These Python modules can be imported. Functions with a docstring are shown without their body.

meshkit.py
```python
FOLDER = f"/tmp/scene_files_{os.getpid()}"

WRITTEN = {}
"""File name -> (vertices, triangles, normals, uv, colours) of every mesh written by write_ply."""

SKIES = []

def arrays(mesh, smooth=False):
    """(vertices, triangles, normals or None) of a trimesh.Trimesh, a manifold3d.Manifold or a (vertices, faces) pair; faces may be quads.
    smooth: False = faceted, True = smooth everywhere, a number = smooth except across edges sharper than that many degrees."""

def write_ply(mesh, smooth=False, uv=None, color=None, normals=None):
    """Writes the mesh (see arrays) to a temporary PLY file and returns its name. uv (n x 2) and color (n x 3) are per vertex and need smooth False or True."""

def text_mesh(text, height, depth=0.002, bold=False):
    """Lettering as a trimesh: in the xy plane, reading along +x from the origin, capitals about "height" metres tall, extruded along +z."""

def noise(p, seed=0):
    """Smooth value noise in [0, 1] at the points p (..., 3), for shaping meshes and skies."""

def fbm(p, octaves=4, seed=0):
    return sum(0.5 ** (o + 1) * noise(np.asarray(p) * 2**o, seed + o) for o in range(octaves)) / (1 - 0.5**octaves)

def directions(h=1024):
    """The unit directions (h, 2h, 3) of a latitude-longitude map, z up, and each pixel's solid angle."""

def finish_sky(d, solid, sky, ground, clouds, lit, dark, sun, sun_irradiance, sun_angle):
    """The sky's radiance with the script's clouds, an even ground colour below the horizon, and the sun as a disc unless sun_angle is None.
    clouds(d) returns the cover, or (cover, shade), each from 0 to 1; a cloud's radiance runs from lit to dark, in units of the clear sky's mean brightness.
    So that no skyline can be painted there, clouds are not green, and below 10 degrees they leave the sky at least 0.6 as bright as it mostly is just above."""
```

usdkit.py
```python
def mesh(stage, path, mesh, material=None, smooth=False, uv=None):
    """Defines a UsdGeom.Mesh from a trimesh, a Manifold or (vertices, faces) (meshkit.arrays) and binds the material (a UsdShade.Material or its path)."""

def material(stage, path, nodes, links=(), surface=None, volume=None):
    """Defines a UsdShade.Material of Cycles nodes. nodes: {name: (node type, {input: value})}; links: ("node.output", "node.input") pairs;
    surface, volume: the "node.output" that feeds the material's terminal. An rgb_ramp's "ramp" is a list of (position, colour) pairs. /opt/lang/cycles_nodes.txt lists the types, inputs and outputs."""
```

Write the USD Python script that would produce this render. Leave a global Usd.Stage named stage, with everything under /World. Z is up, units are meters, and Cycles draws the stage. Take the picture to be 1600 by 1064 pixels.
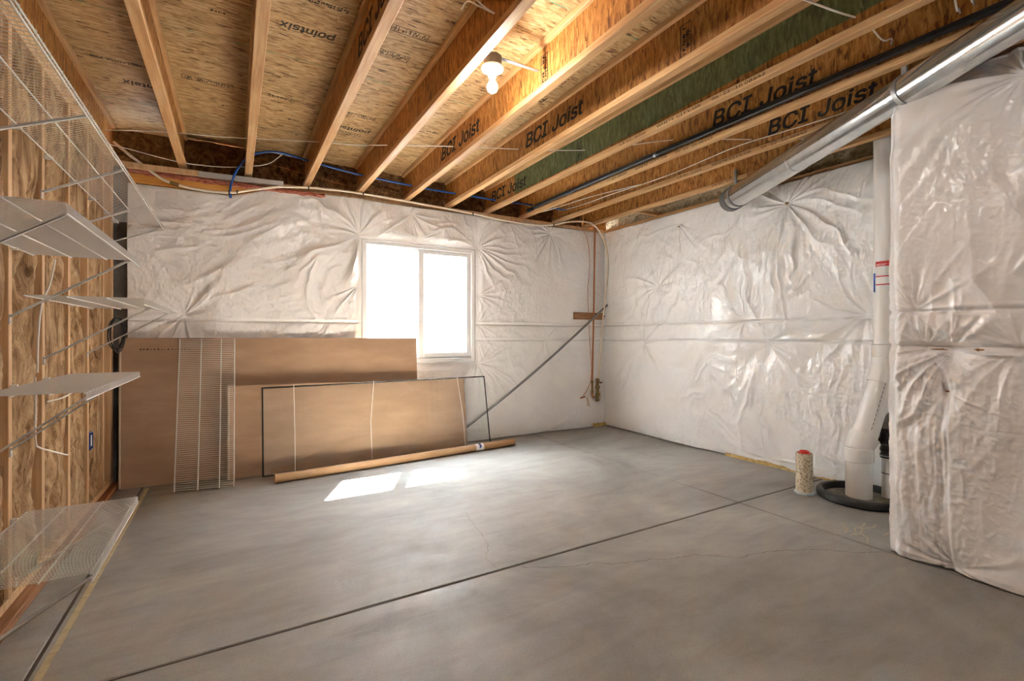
import math, random
import numpy as np
import trimesh
import manifold3d as m3
import usdkit, meshkit
from meshkit import fbm, noise
from pxr import Usd, UsdGeom, UsdLux, UsdShade, Gf, Sdf

random.seed(7)
RNG = np.random.default_rng(7)
stage = Usd.Stage.CreateInMemory()
UsdGeom.SetStageUpAxis(stage, UsdGeom.Tokens.z)
UsdGeom.SetStageMetersPerUnit(stage, 1.0)
world = UsdGeom.Xform.Define(stage, '/World')
stage.SetDefaultPrim(world.GetPrim())
UsdGeom.Scope.Define(stage, '/World/Looks')

# ------------------------------------------------------------------ camera, sky, sun, exposure
YAW = math.radians(30.2)
cam = UsdGeom.Camera.Define(stage, '/World/camera')
c_, s_ = math.cos(YAW), math.sin(YAW)
cam.AddTransformOp().Set(Gf.Matrix4d(c_, -s_, 0, 0,  0, 0, 1, 0,  -s_, -c_, 0, 0,  0, 0, 1.2, 1))
cam.CreateHorizontalApertureAttr(36.0)
cam.CreateVerticalApertureAttr(36.0 * 1064 / 1600)
cam.CreateFocalLengthAttr(36.0 * 745 / 1600)
cam.CreateVerticalApertureOffsetAttr(-0.18)
cam.CreateFStopAttr(0.0)
cam.CreateClippingRangeAttr(Gf.Vec2f(0.05, 200))
cam.CreateExposureAttr(3.05)

sky = UsdLux.DomeLight.Define(stage, '/World/sky')
sky.CreateColorAttr(Gf.Vec3f(0.77, 0.89, 1.0))
sky.CreateIntensityAttr(6.0)
SUN = np.array([-0.613, -1.29, -2.1]); SUN /= np.linalg.norm(SUN)
sun = UsdLux.DistantLight.Define(stage, '/World/sun')
zb = -SUN; xb = np.cross([0, 0, 1.0], zb); xb /= np.linalg.norm(xb); yb = np.cross(zb, xb)
sun.AddTransformOp().Set(Gf.Matrix4d(*xb, 0, *yb, 0, *zb, 0, 0, 0, 0, 1))
sun.CreateAngleAttr(0.53); sun.CreateNormalizeAttr(True)
sun.CreateColorAttr(Gf.Vec3f(1.0, 0.95, 0.88))
sun.CreateIntensityAttr(16.0)
BULB = 92.0          # radiance of the screw-in bulbs

# ------------------------------------------------------------------ materials
def mat(name, nodes, links, surface='p.BSDF'):
    return usdkit.material(stage, '/World/Looks/' + name, nodes, links, surface=surface)

def plain(name, col, rough=0.5, metal=0.0, spec=0.5, bump=None, **kw):
    n = {'p': ('principled_bsdf', dict(base_color=col, roughness=rough, metallic=metal, specular_ior_level=spec, **kw))}
    l = []
    if bump:
        n['g'] = ('geometry', {}); n['n'] = ('noise_texture', dict(scale=bump[0], detail=3.0))
        n['b'] = ('bump', dict(strength=bump[1], distance=bump[2]))
        l = [('g.position', 'n.vector'), ('n.fac', 'b.height'), ('b.normal', 'p.normal')]
    return mat(name, n, l)

def mottled(name, stops, scale, stretch=(1, 1, 1), rough=0.6, bump=(0.3, 0.004), detail=5.0, distortion=0.0, spec=0.4, rnd=0.0):
    n = {'g': ('geometry', {}), 'm': ('mapping', dict(scale=stretch)), 'n': ('noise_texture', dict(scale=scale, detail=detail, roughness=0.62, distortion=distortion)),
         'r': ('rgb_ramp', dict(ramp=stops)), 'b': ('bump', dict(strength=bump[0], distance=bump[1])),
         'p': ('principled_bsdf', dict(roughness=rough, specular_ior_level=spec))}
    l = [('g.position', 'm.vector'), ('m.vector', 'n.vector'), ('n.fac', 'r.fac'), ('n.fac', 'b.height'), ('b.normal', 'p.normal')]
    if rnd:
        n['o'] = ('object_info', {}); n['mr'] = ('map_range', dict(from_min=0.0, from_max=1.0, to_min=1 - rnd, to_max=1 + rnd))
        n['h'] = ('hsv', dict(hue=0.5, saturation=1.0, fac=1.0))
        l += [('o.random', 'mr.value'), ('mr.result', 'h.value'), ('r.color', 'h.color'), ('h.color', 'p.base_color')]
    else:
        l += [('r.color', 'p.base_color')]
    return mat(name, n, l)

def strand(name, stops, along, tint=None, rough=0.6):
    """Oriented strand board: two layers of long flakes, mostly lying along one axis, with thin dark gaps and specks."""
    s1 = {'x': (15, 105, 105), 'z': (105, 105, 15)}[along]
    s2 = {'x': (20, 60, 60), 'z': (60, 60, 20)}[along]
    s3 = {'x': (30, 190, 190), 'z': (190, 190, 30)}[along]
    n = {'g': ('geometry', {}), 'w': ('noise_texture', dict(scale=5.0, detail=2.0)),
         'wm': ('mix_color', dict(blend_type='linear_light', fac=0.018)),
         'm1': ('mapping', dict(scale=s1, rotation=(0.12, 0.1, 0.12))), 'm2': ('mapping', dict(scale=s2, rotation=(-0.3, -0.3, -0.25))), 'm3': ('mapping', dict(scale=s3)),
         'v1': ('voronoi_texture', dict(scale=1.0, randomness=1.0)), 'v2': ('voronoi_texture', dict(scale=1.0, randomness=1.0)),
         'n3': ('noise_texture', dict(scale=1.0, detail=3.0, roughness=0.6)),
         'b1': ('rgb_to_bw', {}), 'b2': ('rgb_to_bw', {}),
         'a': ('mix_float', dict(fac=0.45)), 'a2': ('mix_float', dict(fac=0.35)),
         'r': ('rgb_ramp', dict(ramp=stops)),
         'big': ('noise_texture', dict(scale=1.6, detail=3.0)), 'br': ('map_range', dict(from_min=0.3, from_max=0.7, to_min=0.82, to_max=1.14)),
         'h': ('hsv', dict(hue=0.5, saturation=1.0, fac=1.0)),
         'b': ('bump', dict(strength=0.35, distance=0.003)),
         'p': ('principled_bsdf', dict(roughness=rough, specular_ior_level=0.35))}
    l = [('g.position', 'w.vector'), ('g.position', 'wm.a'), ('w.color', 'wm.b'),
         ('wm.result', 'm1.vector'), ('wm.result', 'm2.vector'), ('wm.result', 'm3.vector'),
         ('m1.vector', 'v1.vector'), ('m2.vector', 'v2.vector'), ('m3.vector', 'n3.vector'),
         ('v1.color', 'b1.color'), ('v2.color', 'b2.color'), ('b1.val', 'a.a'), ('b2.val', 'a.b'), ('a.result', 'a2.a'), ('n3.fac', 'a2.b'),
         ('a2.result', 'r.fac'), ('g.position', 'big.vector'), ('big.fac', 'br.value'), ('br.result', 'h.value'), ('r.color', 'h.color'),
         ('h.color', 'p.base_color'), ('a2.result', 'b.height'), ('b.normal', 'p.normal')]
    return mat(name, n, l)

OSB_FLOOR = strand('strand_board_subfloor', [(0.0, (.05, .025, .01)), (.29, (.11, .055, .02)), (.33, (.33, .185, .065)), (.47, (.46, .285, .12)), (.6, (.56, .375, .18)), (.75, (.64, .46, .25)), (1, (.72, .56, .35))], 'x')
OSB_WEB = strand('strand_board_web', [(0.0, (.05, .017, .005)), (.28, (.14, .05, .012)), (.42, (.35, .14, .030)), (.55, (.45, .195, .045)), (.68, (.55, .27, .075)), (1, (.69, .42, .16))], 'z')
OSB_GREEN = strand('strand_board_green_stain', [(0.0, (.03, .028, .012)), (.28, (.075, .085, .035)), (.42, (.10, .115, .045)), (.55, (.135, .155, .062)), (.68, (.18, .20, .088)), (1, (.30, .30, .15))], 'z')
PINE = mottled('pine_lumber', [(.25, (.40, .19, .065)), (.45, (.54, .30, .125)), (.6, (.62, .38, .175)), (.8, (.70, .47, .25))], 1.0, (42, 2.2, 42), rough=0.55, bump=(.15, .002), rnd=0.09)
STUD = mottled('stud_lumber', [(.25, (.44, .23, .10)), (.45, (.58, .355, .18)), (.65, (.67, .445, .25)), (.85, (.74, .54, .33))], 1.0, (38, 38, 2.0), rough=0.6, bump=(.15, .002), rnd=0.08)
TREATED = mottled('treated_plank', [(.25, (.16, .06, .025)), (.5, (.33, .14, .055)), (.7, (.44, .21, .085)), (.85, (.50, .28, .13))], 1.0, (36, 2.0, 36), rough=0.6)
ORANGE_PLANK = mottled('orange_plank', [(.25, (.46, .20, .04)), (.5, (.62, .29, .06)), (.8, (.70, .38, .11))], 1.0, (3, 30, 30), rough=0.6)
BLOCK = mottled('dark_block_wood', [(.25, (.20, .09, .035)), (.5, (.36, .18, .08)), (.8, (.48, .27, .13))], 1.0, (3, 40, 40), rough=0.6)
BATT = mottled('brown_glass_wool', [(.30, (.10, .05, .024)), (.41, (.27, .15, .072)), (.52, (.44, .275, .145)), (.64, (.56, .385, .225)), (.8, (.66, .50, .33))], 7.5, (1, 1.7, .75), rough=0.95, bump=(1.0, .035), detail=11.0, distortion=.7, spec=.1)
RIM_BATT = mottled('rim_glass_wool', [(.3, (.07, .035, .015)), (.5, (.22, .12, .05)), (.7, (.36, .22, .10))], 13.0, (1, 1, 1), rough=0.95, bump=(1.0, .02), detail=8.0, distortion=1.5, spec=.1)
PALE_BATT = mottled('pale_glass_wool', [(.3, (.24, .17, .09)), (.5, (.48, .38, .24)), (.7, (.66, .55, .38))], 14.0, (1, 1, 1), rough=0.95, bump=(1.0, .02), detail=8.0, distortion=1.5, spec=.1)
YELLOW_BATT = mottled('yellow_glass_wool', [(.3, (.40, .25, .08)), (.5, (.62, .43, .17)), (.7, (.76, .60, .32))], 25.0, (1, 1, 1), rough=0.95, bump=(1.0, .01), detail=8.0, distortion=1.5, spec=.1)
PINK_BATT = mottled('red_glass_wool', [(.3, (.20, .05, .03)), (.5, (.47, .15, .10)), (.7, (.62, .30, .21))], 30.0, (.35, 1, 1), rough=0.95, bump=(1.0, .01), detail=8.0, distortion=2.0, spec=.1)
GAP_SHADE = plain('gap_shade', (.035, .030, .026), .9)  # backing painted near black: shade of the gap behind the studs
CONCRETE_WALL = mottled('cast_concrete', [(.3, (.20, .19, .17)), (.7, (.32, .30, .27))], 6.0, rough=.85)

def floor_material():
    # a worn dark patch just in front of the saw cut, in the mapped (turned, stretched) coordinates
    sx, sy = .56 * 1.0, 1.97 * 2.0
    STAIN = (sx * math.cos(-.25) - sy * math.sin(-.25), sx * math.sin(-.25) + sy * math.cos(-.25), 0.0)
    n = {'g': ('geometry', {}),
         'big': ('noise_texture', dict(scale=.8, detail=6.0, roughness=.62, distortion=.7)),
         'med': ('noise_texture', dict(scale=5.5, detail=6.0, roughness=.65, distortion=.3)),
         'tm': ('mapping', dict(rotation=(0, 0, .5), scale=(2.2, 9.0, 1))), 'tr': ('noise_texture', dict(scale=1.0, detail=5.0, roughness=.6, distortion=.8)),
         'fine': ('noise_texture', dict(scale=140.0, detail=3.0, roughness=.7)),
         'r1': ('rgb_ramp', dict(ramp=[(.28, (.190, .170, .150)), (.45, (.280, .257, .229)), (.58, (.345, .320, .287)), (.75, (.405, .382, .348))])),
         'r2': ('rgb_ramp', dict(ramp=[(.3, (.89, .885, .875)), (.5, (.98, .98, .975)), (.7, (1.05, 1.045, 1.035))])),
         'r3': ('rgb_ramp', dict(ramp=[(.3, (.86, .85, .84)), (.55, (1.0, 1.0, 1.0)), (.75, (1.06, 1.06, 1.06))])),
         'r4': ('rgb_ramp', dict(ramp=[(.3, (.86, .86, .86)), (.5, (1, 1, 1)), (.7, (1.08, 1.08, 1.08))])),
         'x1': ('mix_color', dict(blend_type='multiply', fac=1.0)), 'x2': ('mix_color', dict(blend_type='multiply', fac=1.0)), 'x3': ('mix_color', dict(blend_type='multiply', fac=1.0)),
         'sm': ('mapping', dict(rotation=(0, 0, -.25), scale=(1.0, 2.0, 1.0))), 'sd': ('vector_math', dict(math_type='distance', vector2=STAIN)),
         'sa': ('math', dict(math_type='multiply_add', value2=-.75)), 'sr': ('map_range', dict(from_min=-.34, from_max=-.18, to_min=.85, to_max=0.0, clamp=True)),
         'x4': ('mix_color', dict(blend_type='multiply', b=(.66, .64, .62))),
         'rr': ('map_range', dict(from_min=.3, from_max=.7, to_min=.42, to_max=.62)),
         'b': ('bump', dict(strength=.22, distance=.0022)), 'b2': ('bump', dict(strength=.18, distance=.02)),
         'p': ('principled_bsdf', dict(specular_ior_level=.28))}
    l = [('g.position', k + '.vector') for k in ('big', 'med', 'fine', 'tm')] + [('tm.vector', 'tr.vector')] + \
        [('big.fac', 'r1.fac'), ('med.fac', 'r2.fac'), ('tr.fac', 'r3.fac'), ('fine.fac', 'r4.fac'),
         ('r1.color', 'x1.a'), ('r2.color', 'x1.b'), ('x1.result', 'x2.a'), ('r3.color', 'x2.b'), ('x2.result', 'x3.a'), ('r4.color', 'x3.b'), ('x3.result', 'x4.a'), ('g.position', 'sm.vector'), ('sm.vector', 'sd.vector1'), ('tr.fac', 'sa.value1'), ('sd.value', 'sa.value3'), ('sa.value', 'sr.value'), ('sr.result', 'x4.fac'), ('x4.result', 'p.base_color'),
         ('med.fac', 'rr.value'), ('rr.result', 'p.roughness'), ('fine.fac', 'b.height'), ('med.fac', 'b2.height'), ('b2.normal', 'b.normal'), ('b.normal', 'p.normal')]
    return mat('troweled_concrete', n, l)
CONCRETE = floor_material()

def poly_material(name, col, rough, stretch):
    n = {'g': ('geometry', {}), 'mp': ('mapping', dict(scale=stretch)), 'f': ('noise_texture', dict(type='ridged_multifractal', scale=1.0, detail=4.0, roughness=.55, distortion=.5)),
         'f2': ('noise_texture', dict(scale=95.0, detail=3.0, roughness=.6)), 'm': ('noise_texture', dict(scale=2.5, detail=3.0)),
         'r': ('rgb_ramp', dict(ramp=[(.3, tuple(x * .95 for x in col)), (.7, tuple(min(1, x * 1.03) for x in col))])),
         'b': ('bump', dict(strength=.60, distance=.006)), 'b2': ('bump', dict(strength=.22, distance=.003)), 'p': ('principled_bsdf', dict(roughness=rough, specular_ior_level=.65))}
    l = [('g.position', 'mp.vector'), ('mp.vector', 'f.vector'), ('g.position', 'f2.vector'), ('g.position', 'm.vector'), ('m.fac', 'r.fac'), ('r.color', 'p.base_color'),
         ('f.fac', 'b.height'), ('f2.fac', 'b2.height'), ('b.normal', 'b2.normal'), ('b2.normal', 'p.normal')]
    return mat(name, n, l)
POLY = poly_material('white_plastic_facing', (.87, .85, .845), .22, (22, 22, 18))
POLY_LIT = poly_material('white_plastic_facing_lit', (.90, .895, .89), .19, (26, 26, 12))  # lighter, cooler copy of the facing: window light put into the colour

WHITE_WIRE = plain('white_coated_wire', (.70, .68, .66), .35)
PVC = plain('white_pvc', (.84, .82, .79), .28)
VINYL = plain('white_vinyl', (.86, .86, .86), .35)
PEX_WHITE = plain('cream_tubing', (.80, .70, .56), .35)
PEX_BLUE = plain('blue_tubing', (.012, .09, .42), .3)
ROMEX = plain('white_cable_jacket', (.74, .70, .64), .4)
BLACK_PIPE = plain('black_steel_pipe', (.018, .022, .028), .32)
BLACK = plain('black_rubber', (.02, .02, .02), .45)
BLACK_PLASTIC = plain('black_plastic', (.022, .022, .022), .5, bump=(60, .6, .006))
GREY_RUBBER = plain('grey_rubber', (.30, .29, .27), .45)
COPPER = plain('tarnished_copper', (.44, .17, .075), .4, metal=.75)
BRASS = plain('dull_brass', (.24, .17, .07), .45, metal=.7)
GALV = mottled('galvanised_sheet', [(.3, (.56, .58, .59)), (.5, (.62, .64, .65)), (.7, (.68, .70, .71))], 18.0, rough=.15, bump=(.0, .001))
for _p in stage.GetPrimAtPath('/World/Looks/galvanised_sheet').GetChildren():
    if _p.GetName() == 'p': UsdShade.Shader(_p).CreateInput('metallic', Sdf.ValueTypeNames.Float).Set(0.92)
STEEL = plain('grey_steel_strap', (.42, .42, .42), .4, metal=.8)
DARK_STEEL = plain('dark_grey_collar', (.16, .165, .17), .45, metal=.3)
GREY_CHANNEL = plain('grey_channel', (.46, .46, .45), .4, metal=.4)
CONDUIT = plain('grey_conduit', (.22, .22, .225), .42)
CARD = mottled('brown_cardboard', [(.3, (.345, .215, .130)), (.5, (.39, .25, .155)), (.7, (.44, .29, .185))], 3.0, (1, 1, 3), rough=.6, bump=(.05, .003))
CARD_EDGE = plain('card_edge', (.55, .45, .33), .8)
TUBE = mottled('kraft_tube', [(.3, (.47, .28, .14)), (.7, (.56, .36, .19))], 4.0, rough=.5, bump=(.05, .002))
TUBE_TAN = plain('kraft_tube_end', (.40, .22, .10), .45)
PAPER = plain('paper_white', (.82, .82, .82), .6)
INK = plain('black_ink', (.016, .013, .011), .8)
INK_SOFT = plain('stamp_ink', (.055, .04, .026), .9)
RED_INK = plain('red_ink', (.55, .03, .025), .6)
BLUE_INK = plain('blue_ink', (.02, .06, .30), .6)
RED_PLUG = plain('red_plug', (.72, .03, .02), .45)
STUB = mottled('splattered_pipe', [(.36, (.22, .16, .10)), (.46, (.60, .50, .35)), (.6, (.70, .61, .45)), (.8, (.76, .68, .53))], 60.0, rough=.6, detail=4.0)
COLLAR_BLUE = plain('pale_blue_foam', (.36, .44, .50), .7)
DIRT = mottled('sump_dirt', [(.3, (.10, .08, .06)), (.7, (.24, .20, .15))], 20.0, rough=.9)
JOINT = plain('dark_joint_filler', (.085, .065, .05), .9)
CRACK = plain('dark_crack', (.12, .10, .085), .95)  # dark colour of the thin crack ribbons
TAPE = mottled('tan_strip', [(.3, (.42, .33, .18)), (.7, (.56, .45, .27))], 20.0, rough=.7)
GREEN_PAINT = plain('green_edge_paint', (.10, .28, .16), .7)
BLUE_BOX = plain('blue_outlet_box', (.015, .06, .34), .4)
GREY_BOX = plain('grey_blue_box', (.13, .15, .18), .4, metal=.3)
PORCELAIN = plain('white_porcelain', (.84, .82, .78), .2)
WELL = plain('white_well_liner', (.86, .86, .85), .5)
RUST = plain('rust_mark', (.52, .42, .22), .7)
GLASS = mat('window_pane_glass', {'lw': ('layer_weight', dict(blend=.5)), 'pw': ('math', dict(math_type='power', value2=4.0)), 'f': ('math', dict(math_type='multiply_add', value2=.7, value3=.045)), 't': ('transparent_bsdf', dict(color=(.97, .98, .98))), 'g': ('glossy_bsdf', dict(roughness=.02, color=(1, 1, 1))), 'x': ('mix_closure', {})},
            [('lw.facing', 'pw.value1'), ('pw.value', 'f.value1'), ('f.value', 'x.fac'), ('t.BSDF', 'x.closure1'), ('g.BSDF', 'x.closure2')], surface='x.closure')
LAMP = mat('glowing_bulb', {'e': ('emission', dict(color=(1.0, .965, .92), strength=BULB))}, [], surface='e.emission')

# ------------------------------------------------------------------ builders
COUNT, BASE = {}, {}

def path_of(name, parent):
    root = parent or '/World'
    k = (root, name)
    n = COUNT.get(k, 0); COUNT[k] = n + 1
    return f'{root}/{name}' + (f'_{n:03d}' if n else '')

def meta(prim, label=None, cat=None, group=None, kind=None):
    for k, v in (('label', label), ('category', cat), ('group', group), ('kind', kind)):
        if v: prim.SetCustomDataByKey(k, v)

def thing(name, label, cat, loc=(0, 0, 0), group=None, kind=None):
    p = path_of(name, None)
    x = UsdGeom.Xform.Define(stage, p); x.AddTranslateOp().Set(Gf.Vec3d(*map(float, loc)))
    meta(x.GetPrim(), label, cat, group, kind); BASE[p] = np.array(loc, float)
    return p

def part(name, mesh, material, parent=None, label=None, kind=None, smooth=False, cat=None, group=None):
    """One Mesh prim; mesh is given in world coordinates."""
    p = path_of(name, parent)
    v, f = arr(mesh)
    off = BASE.get(parent, np.zeros(3)) if parent else np.zeros(3)
    m = usdkit.mesh(stage, p, (v - off, f), material, smooth=smooth)
    BASE[p] = off
    meta(m.GetPrim(), label, cat, group, kind)
    return p

def arr(mesh):
    if hasattr(mesh, 'to_mesh'):
        q = mesh.to_mesh(); return np.array(q.vert_properties[:, :3], float), np.array(q.tri_verts, int)
    if hasattr(mesh, 'faces'): return np.array(mesh.vertices, float), np.array(mesh.faces, int)
    v, f = np.asarray(mesh[0], float), np.asarray(mesh[1], int)
    if f.shape[1] == 4: f = np.vstack([f[:, [0, 1, 2]], f[:, [0, 2, 3]]])
    return v, f

def cat(meshes):
    V, F, n = [], [], 0
    for m in meshes:
        v, f = arr(m); V.append(v); F.append(f + n); n += len(v)
    return np.vstack(V), np.vstack(F)

def box(x0, x1, y0, y1, z0, z1, c=0.0):
    (x0, x1), (y0, y1), (z0, z1) = sorted((x0, x1)), sorted((y0, y1)), sorted((z0, z1))
    if c <= 0:
        v = np.array([[x, y, z] for x in (x0, x1) for y in (y0, y1) for z in (z0, z1)], float)
        f = np.array([[0, 1, 3, 2], [4, 6, 7, 5], [0, 4, 5, 1], [2, 3, 7, 6], [0, 2, 6, 4], [1, 5, 7, 3]])
        return arr((v, f))
    pts = []
    for X, sx in ((x0, 1), (x1, -1)):
        for Y, sy in ((y0, 1), (y1, -1)):
            for Z, sz in ((z0, 1), (z1, -1)):
                pts += [(X + sx * c, Y + sy * c, Z), (X + sx * c, Y, Z + sz * c), (X, Y + sy * c, Z + sz * c)]
    return arr(m3.Manifold.hull_points(np.array(pts)))

def slab(quad, t):
    """Board on four corners (bl, br, tr, tl), thickness t behind the face normal."""
    q = np.array(quad, float); n = np.cross(q[1] - q[0], q[3] - q[0]); n /= np.linalg.norm(n)
    v = np.vstack([q, q - n * t])
    f = np.array([[0, 1, 2, 3], [7, 6, 5, 4], [0, 4, 5, 1], [1, 5, 6, 2], [2, 6, 7, 3], [3, 7, 4, 0]])
    return arr((v, f))

def smooth_path(pts, n=8):
    p = np.array(pts, float)
    if len(p) < 3: return p
    q = np.vstack([2 * p[0] - p[1], p, 2 * p[-1] - p[-2]]); out = []
    for i in range(1, len(q) - 2):
        a, b, c, d = q[i - 1], q[i], q[i + 1], q[i + 2]
        for t in np.linspace(0, 1, n, endpoint=False):
            out.append(.5 * (2 * b + (c - a) * t + (2 * a - 5 * b + 4 * c - d) * t ** 2 + (3 * b - a - 3 * c + d) * t ** 3))
    out.append(p[-1]); return np.array(out)

def tube(pts, r, n=8, caps=True):
    p = np.array(pts, float); k = len(p)
    r = np.broadcast_to(np.asarray(r, float), k)
    t = np.gradient(p, axis=0); t /= np.linalg.norm(t, axis=1, keepdims=True) + 1e-12
    u = np.cross(t[0], [0, 0, 1.0]);
    if np.linalg.norm(u) < 1e-4: u = np.cross(t[0], [1.0, 0, 0])
    u /= np.linalg.norm(u); rings = []
    a = np.arange(n) / n * 2 * np.pi
    for i in range(k):
        u = u - t[i] * (u @ t[i]); u /= np.linalg.norm(u); w = np.cross(t[i], u)
        rings.append(p[i] + r[i] * (np.cos(a)[:, None] * u + np.sin(a)[:, None] * w))
    V = np.vstack(rings); F = []
    for i in range(k - 1):
        for j in range(n):
            b = (j + 1) % n; F += [[i * n + j, i * n + b, (i + 1) * n + b], [i * n + j, (i + 1) * n + b, (i + 1) * n + j]]
    if caps:
        V = np.vstack([V, p[0], p[-1]]); c0 = len(V) - 2
        for j in range(n):
            b = (j + 1) % n; F += [[c0, b, j], [c0 + 1, (k - 1) * n + j, (k - 1) * n + b]]
    return V, np.array(F)

def bars(segs, r, n=4):
    """Many straight thin rods at once."""
    s = np.array(segs, float); a, b = s[:, 0], s[:, 1]; t = b - a; t /= np.linalg.norm(t, axis=1, keepdims=True)
    ref = np.where(np.abs(t[:, 2:3]) > .9, [[1.0, 0, 0]], [[0, 0, 1.0]])
    u = np.cross(t, ref); u /= np.linalg.norm(u, axis=1, keepdims=True); w = np.cross(t, u)
    an = np.arange(n) / n * 2 * np.pi + np.pi / n
    o = (np.cos(an)[None, :, None] * u[:, None] + np.sin(an)[None, :, None] * w[:, None]) * r
    V = np.concatenate([a[:, None] + o, b[:, None] + o], 1).reshape(-1, 3)
    f = []
    for j in range(n):
        k = (j + 1) % n; f += [[j, k, n + k], [j, n + k, n + j]]
    for j in range(1, n - 1): f += [[0, j + 1, j], [n, n + j, n + j + 1]]
    F = (np.array(f)[None] + (np.arange(len(s)) * 2 * n)[:, None, None]).reshape(-1, 3)
    return V, F

def lathe(profile, base=(0, 0, 0), axis=(0, 0, 1), n=32):
    """profile: (radius, height) pairs along the axis."""
    pr = np.array(profile, float); ax = np.array(axis, float); ax /= np.linalg.norm(ax)
    u = np.cross(ax, [0, 1.0, 0]);
    if np.linalg.norm(u) < 1e-3: u = np.cross(ax, [1.0, 0, 0])
    u /= np.linalg.norm(u); w = np.cross(ax, u); a = np.arange(n) / n * 2 * np.pi
    V = np.vstack([np.array(base) + ax * h + r * (np.cos(a)[:, None] * u + np.sin(a)[:, None] * w) for r, h in pr]); F = []
    for i in range(len(pr) - 1):
        for j in range(n):
            k = (j + 1) % n; F += [[i * n + j, i * n + k, (i + 1) * n + k], [i * n + j, (i + 1) * n + k, (i + 1) * n + j]]
    return V, np.array(F)

_TXT = {}
def text(txt, height, origin, right, up, width=None, slant=0.0, bold=True, depth=.0008):
    k = (txt, bold)
    if k not in _TXT: _TXT[k] = arr(meshkit.text_mesh(txt, 1.0, 1.0, bold=bold))
    v, f = _TXT[k]; v = v.copy()
    w = v[:, 0].max()
    v[:, 0] *= (width / w) if width else height
    v[:, 1] *= height; v[:, 2] *= depth; v[:, 0] += slant * v[:, 1]
    R, U = np.array(right, float), np.array(up, float); N = np.cross(R, U)
    return np.array(origin) + v[:, :1] * R + v[:, 1:2] * U + v[:, 2:] * N, f

def stamp(origin, right, up, w, h, seed, frame=True, rows=2):
    """An illegible printed grading block: tight rows of short strokes inside a thin frame."""
    r = np.random.default_rng(seed); R, U = np.array(right, float), np.array(up, float); N = np.cross(R, U); ms = []
    def q(x0, x1, y0, y1):
        o = np.array(origin)
        b = box(x0, x1, y0, y1, 0.0, .0006)
        return o + b[0][:, :1] * R + b[0][:, 1:2] * U + b[0][:, 2:] * N, b[1]
    if frame:
        t = .0035
        ms += [q(0, w, 0, t), q(0, w, h - t, h), q(0, t, 0, h), q(w - t, w, 0, h)]
        for d in (r.uniform(.25, .4), r.uniform(.6, .75)): ms.append(q(d * w, d * w + t * .8, 0, h))
    rh = (h - .02) / rows
    for k in range(rows):
        x = .01
        while x < w - .02:
            bw = r.uniform(.003, .009); y0 = .01 + k * rh
            if r.random() < .85:
                ms.append(q(x, x + bw * .6, y0, y0 + rh * .8))
                if r.random() < .6: ms.append(q(x, x + bw + .004, y0 + rh * r.uniform(0, .6), y0 + rh * r.uniform(.1, .2) + rh * .6))
            x += bw + r.uniform(.004, .012)
    return cat(ms)

def smoothstep(a, b, x):
    t = np.clip((x - a) / (b - a), 0, 1); return t * t * (3 - 2 * t)

# ------------------------------------------------------------------ room dimensions
XL, XR, YB, XJ, YJ = -0.83, 4.31, 4.90, 3.13, 1.23
ZJ, ZC, YREAR = 2.62, 2.92, -3.2

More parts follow.
